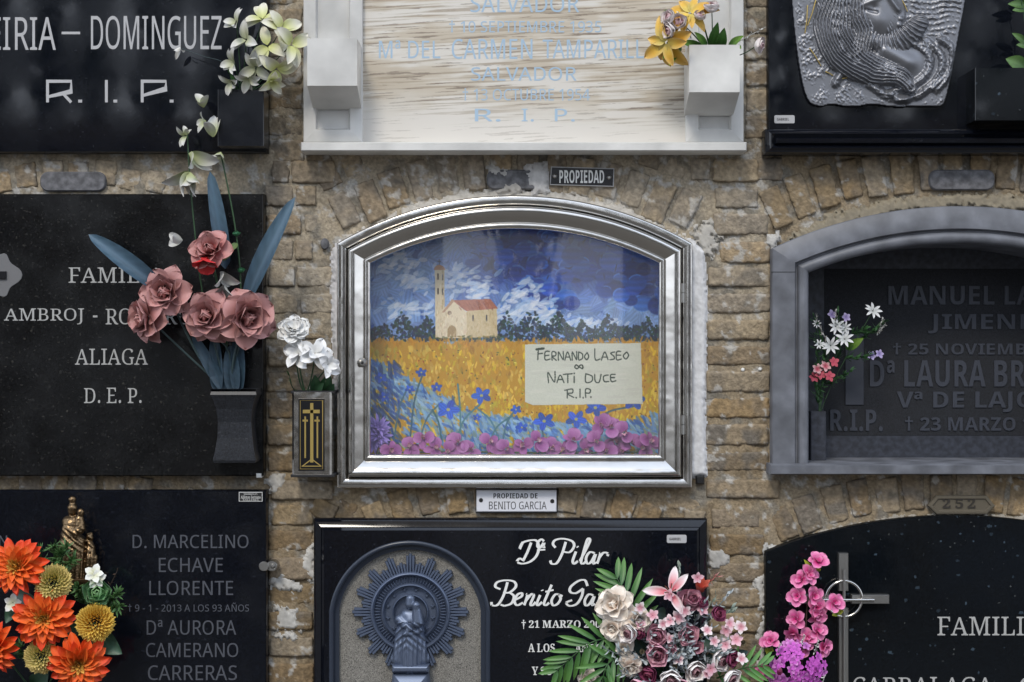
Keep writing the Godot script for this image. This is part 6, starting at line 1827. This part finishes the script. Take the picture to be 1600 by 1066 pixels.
# ---------- what stands across the path: mirrored in the glass, the steel and the polished stone
func surroundings() -> void:
	var g := MeshInstance3D.new()
	g.name = "ground"
	var pm := PlaneMesh.new()
	pm.size = Vector2(80, 80)
	g.mesh = pm
	var gm := std(Color(0.15, 0.135, 0.115), 0.95)
	tri_tex(gm, grain(512, 0.03, 0.6, 1.0, 61), 0.8)
	g.material_override = gm
	add_child(g)
	g.position = Vector3(0, -1.75, 20)
	g.set_meta("kind", "structure")
	var pale := std(Color(0.2, 0.155, 0.105), 0.9)
	tri_tex(pale, grain(256, 0.02, 0.7, 1.0, 63), 0.9)
	for s in [[-7.0, -0.45, "pale rendered niche block across the path, left of the cypresses"], [0.72, 7.0, "pale rendered niche block across the path, right of the cypresses"]]:
		var t := thing("niche_block", s[2], "niche block", Vector3((s[0] + s[1]) * 0.5, -1.75, 7.4))
		var mb := MB.new()
		box(mb, Vector3(s[0], -1.75, 7.2), Vector3(s[1], 1.15, 8.2))
		put(t, mb.mesh(), "wall", pale)
		mb = MB.new()
		box(mb, Vector3(s[0] - 0.1, 1.15, 7.05), Vector3(s[1] + 0.1, 1.3, 8.3))
		put(t, mb.mesh(), "cornice", pale)
		var n := int((s[1] - s[0]) / 0.85)
		for i in n:
			for j in 4:
				var x: float = s[0] + 0.42 + i * 0.85
				var y := -1.35 + j * 0.62
				mb = MB.new()
				box(mb, Vector3(x - 0.33, y - 0.24, 7.16), Vector3(x + 0.33, y + 0.24, 7.21))
				put(t, mb.mesh(), "niche_slab", [M.granite_black, M.marble, M.granite_grey, M.bluestone][rng.randi() % 4])
	var spots := [[0.1, 9.2, 3.6, 0.42], [-1.6, 9.6, 4.2, 0.3], [-2.1, 9.7, 3.1, 0.24], [-2.62, 9.8, 4.6, 0.25], [-3.06, 9.7, 4.0, 0.17], [-3.42, 9.8, 4.4, 0.19], [-3.85, 9.8, 4.2, 0.24], [-4.6, 9.8, 4.6, 0.4], [-5.6, 9.8, 4.3, 0.4], [1.5, 9.8, 4.4, 0.4], [2.05, 9.7, 4.9, 0.42], [2.6, 9.9, 5.2, 0.42], [3.15, 9.7, 5.0, 0.42], [3.7, 9.8, 5.3, 0.42], [4.3, 9.7, 4.8, 0.42], [5.1, 9.8, 5.0, 0.42]]  # nearer left ones read from reflections; others added to darken reflections and cut skylight
	var ordinal := ["", "first", "second", "third", "fourth", "fifth", "sixth", "seventh", "eighth"]
	for k0 in spots.size():
		var q: Array = spots[k0]
		var t := thing("cypress_tree", "slim dark cypress behind the niche blocks across the path, " + ("in the gap between them, added for a dark reflection" if k0 == 0 else ordinal[k0] + " left of the gap" if k0 < 9 else ordinal[k0 - 8] + " right of the gap, added for dark reflections"), "tree", Vector3(q[0], -1.75, q[1]), "cypresses across the path")
		var mb := MB.new()
		tube(mb, PackedVector3Array([Vector3(q[0], -1.75, q[1]), Vector3(q[0], 0, q[1]), Vector3(q[0], q[2] - 0.5, q[1])]), 0.09, 0.02, 8)
		put(t, mb.mesh(), "trunk", std(Color(0.06, 0.045, 0.03), 0.9))
		mb = MB.new()
		var m := petal(110, 50, 0.2, 0.2, 0.0, 0.8, 0.7, Color(0.012, 0.03, 0.014), Color(0.025, 0.055, 0.025), Color(0, 0, 0, 0), 3, 3)
		for k in 1700:
			var f := rng.randf()
			var y := lerpf(-1.4, q[2], f)
			var r: float = q[3] * pow(sin(PI * (0.08 + 0.9 * pow(1.0 - f, 0.8))), 0.7) * (0.75 + 0.25 * sin(y * 9.0 + q[0]))
			var a := rng.randf() * TAU
			var rr := r * sqrt(rng.randf_range(0.3, 1.0))
			var yy := Vector3(cos(a) * 0.35, 1.0, sin(a) * 0.35).normalized()
			var zz := yy.cross(Vector3(-sin(a), 0, cos(a))).normalized()
			mb.join(m, Transform3D(Basis(yy.cross(zz), yy, zz), Vector3(q[0] + cos(a) * rr, y, q[1] + sin(a) * rr)))
		put(t, mb.mesh(), "crown", M.leaf)

func box(mb: MB, a: Vector3, b: Vector3) -> void:
	var v := func(i: int, j: int, k: int) -> Vector3: return Vector3([a.x, b.x][i], [a.y, b.y][j], [a.z, b.z][k])
	mb.flat(v.call(0, 0, 1), v.call(1, 0, 1), v.call(1, 1, 1), v.call(0, 1, 1))
	mb.flat(v.call(1, 0, 0), v.call(0, 0, 0), v.call(0, 1, 0), v.call(1, 1, 0))
	mb.flat(v.call(1, 0, 1), v.call(1, 0, 0), v.call(1, 1, 0), v.call(1, 1, 1))
	mb.flat(v.call(0, 0, 0), v.call(0, 0, 1), v.call(0, 1, 1), v.call(0, 1, 0))
	mb.flat(v.call(0, 1, 1), v.call(1, 1, 1), v.call(1, 1, 0), v.call(0, 1, 0))
	mb.flat(v.call(0, 0, 0), v.call(1, 0, 0), v.call(1, 0, 1), v.call(0, 0, 1))

func _ready() -> void:
	# camera, sky, sun, exposure
	var cam := Camera3D.new()
	cam.name = "camera"
	cam.position = Vector3(0, 0, D)
	cam.fov = rad_to_deg(2.0 * atan(533.0 * S / D))
	cam.far = 200.0
	add_child(cam)
	cam.current = true
	var env := Environment.new()
	env.background_mode = Environment.BG_SKY
	var sm := ProceduralSkyMaterial.new()
	sm.sky_top_color = Color(0.84, 0.89, 0.97)
	sm.sky_horizon_color = Color(0.92, 0.94, 0.97)
	sm.sky_curve = 0.2
	sm.sky_energy_multiplier = 1.25
	sm.ground_bottom_color = Color(0.3, 0.28, 0.25)
	sm.ground_horizon_color = Color(0.5, 0.5, 0.5)
	var sky := Sky.new()
	sky.sky_material = sm
	env.sky = sky
	env.tonemap_mode = Environment.TONE_MAPPER_LINEAR
	env.tonemap_exposure = 1.16
	env.sdfgi_enabled = true
	env.ssao_enabled = true
	env.ssil_enabled = true
	var we := WorldEnvironment.new()
	we.name = "environment"
	we.environment = env
	add_child(we)
	var sun := DirectionalLight3D.new()
	sun.name = "sun"
	sun.light_energy = 0.5
	sun.light_color = Color(1.0, 0.97, 0.92)
	sun.light_angular_distance = 14.0
	sun.shadow_enabled = true
	add_child(sun)
	sun.look_at_from_position(Vector3(-0.6, 2.2, 2.1), Vector3.ZERO)

	rng.seed = 20240611
	n1.seed = 3
	n1.frequency = 0.02
	n1.fractal_octaves = 3
	n2.seed = 17
	n2.frequency = 0.008
	n2.fractal_octaves = 3
	n3.seed = 29
	n3.frequency = 0.02
	n3.fractal_octaves = 4
	n4.seed = 53
	n4.frequency = 0.03
	n4.fractal_octaves = 5
	n4.fractal_gain = 0.6
	materials()
	surroundings()
	wall()
	slabs()
	grey_niche()
	glazed_niche()
	signs()
	relief_plaque()
	statuette()
	vases()
	bouquets()
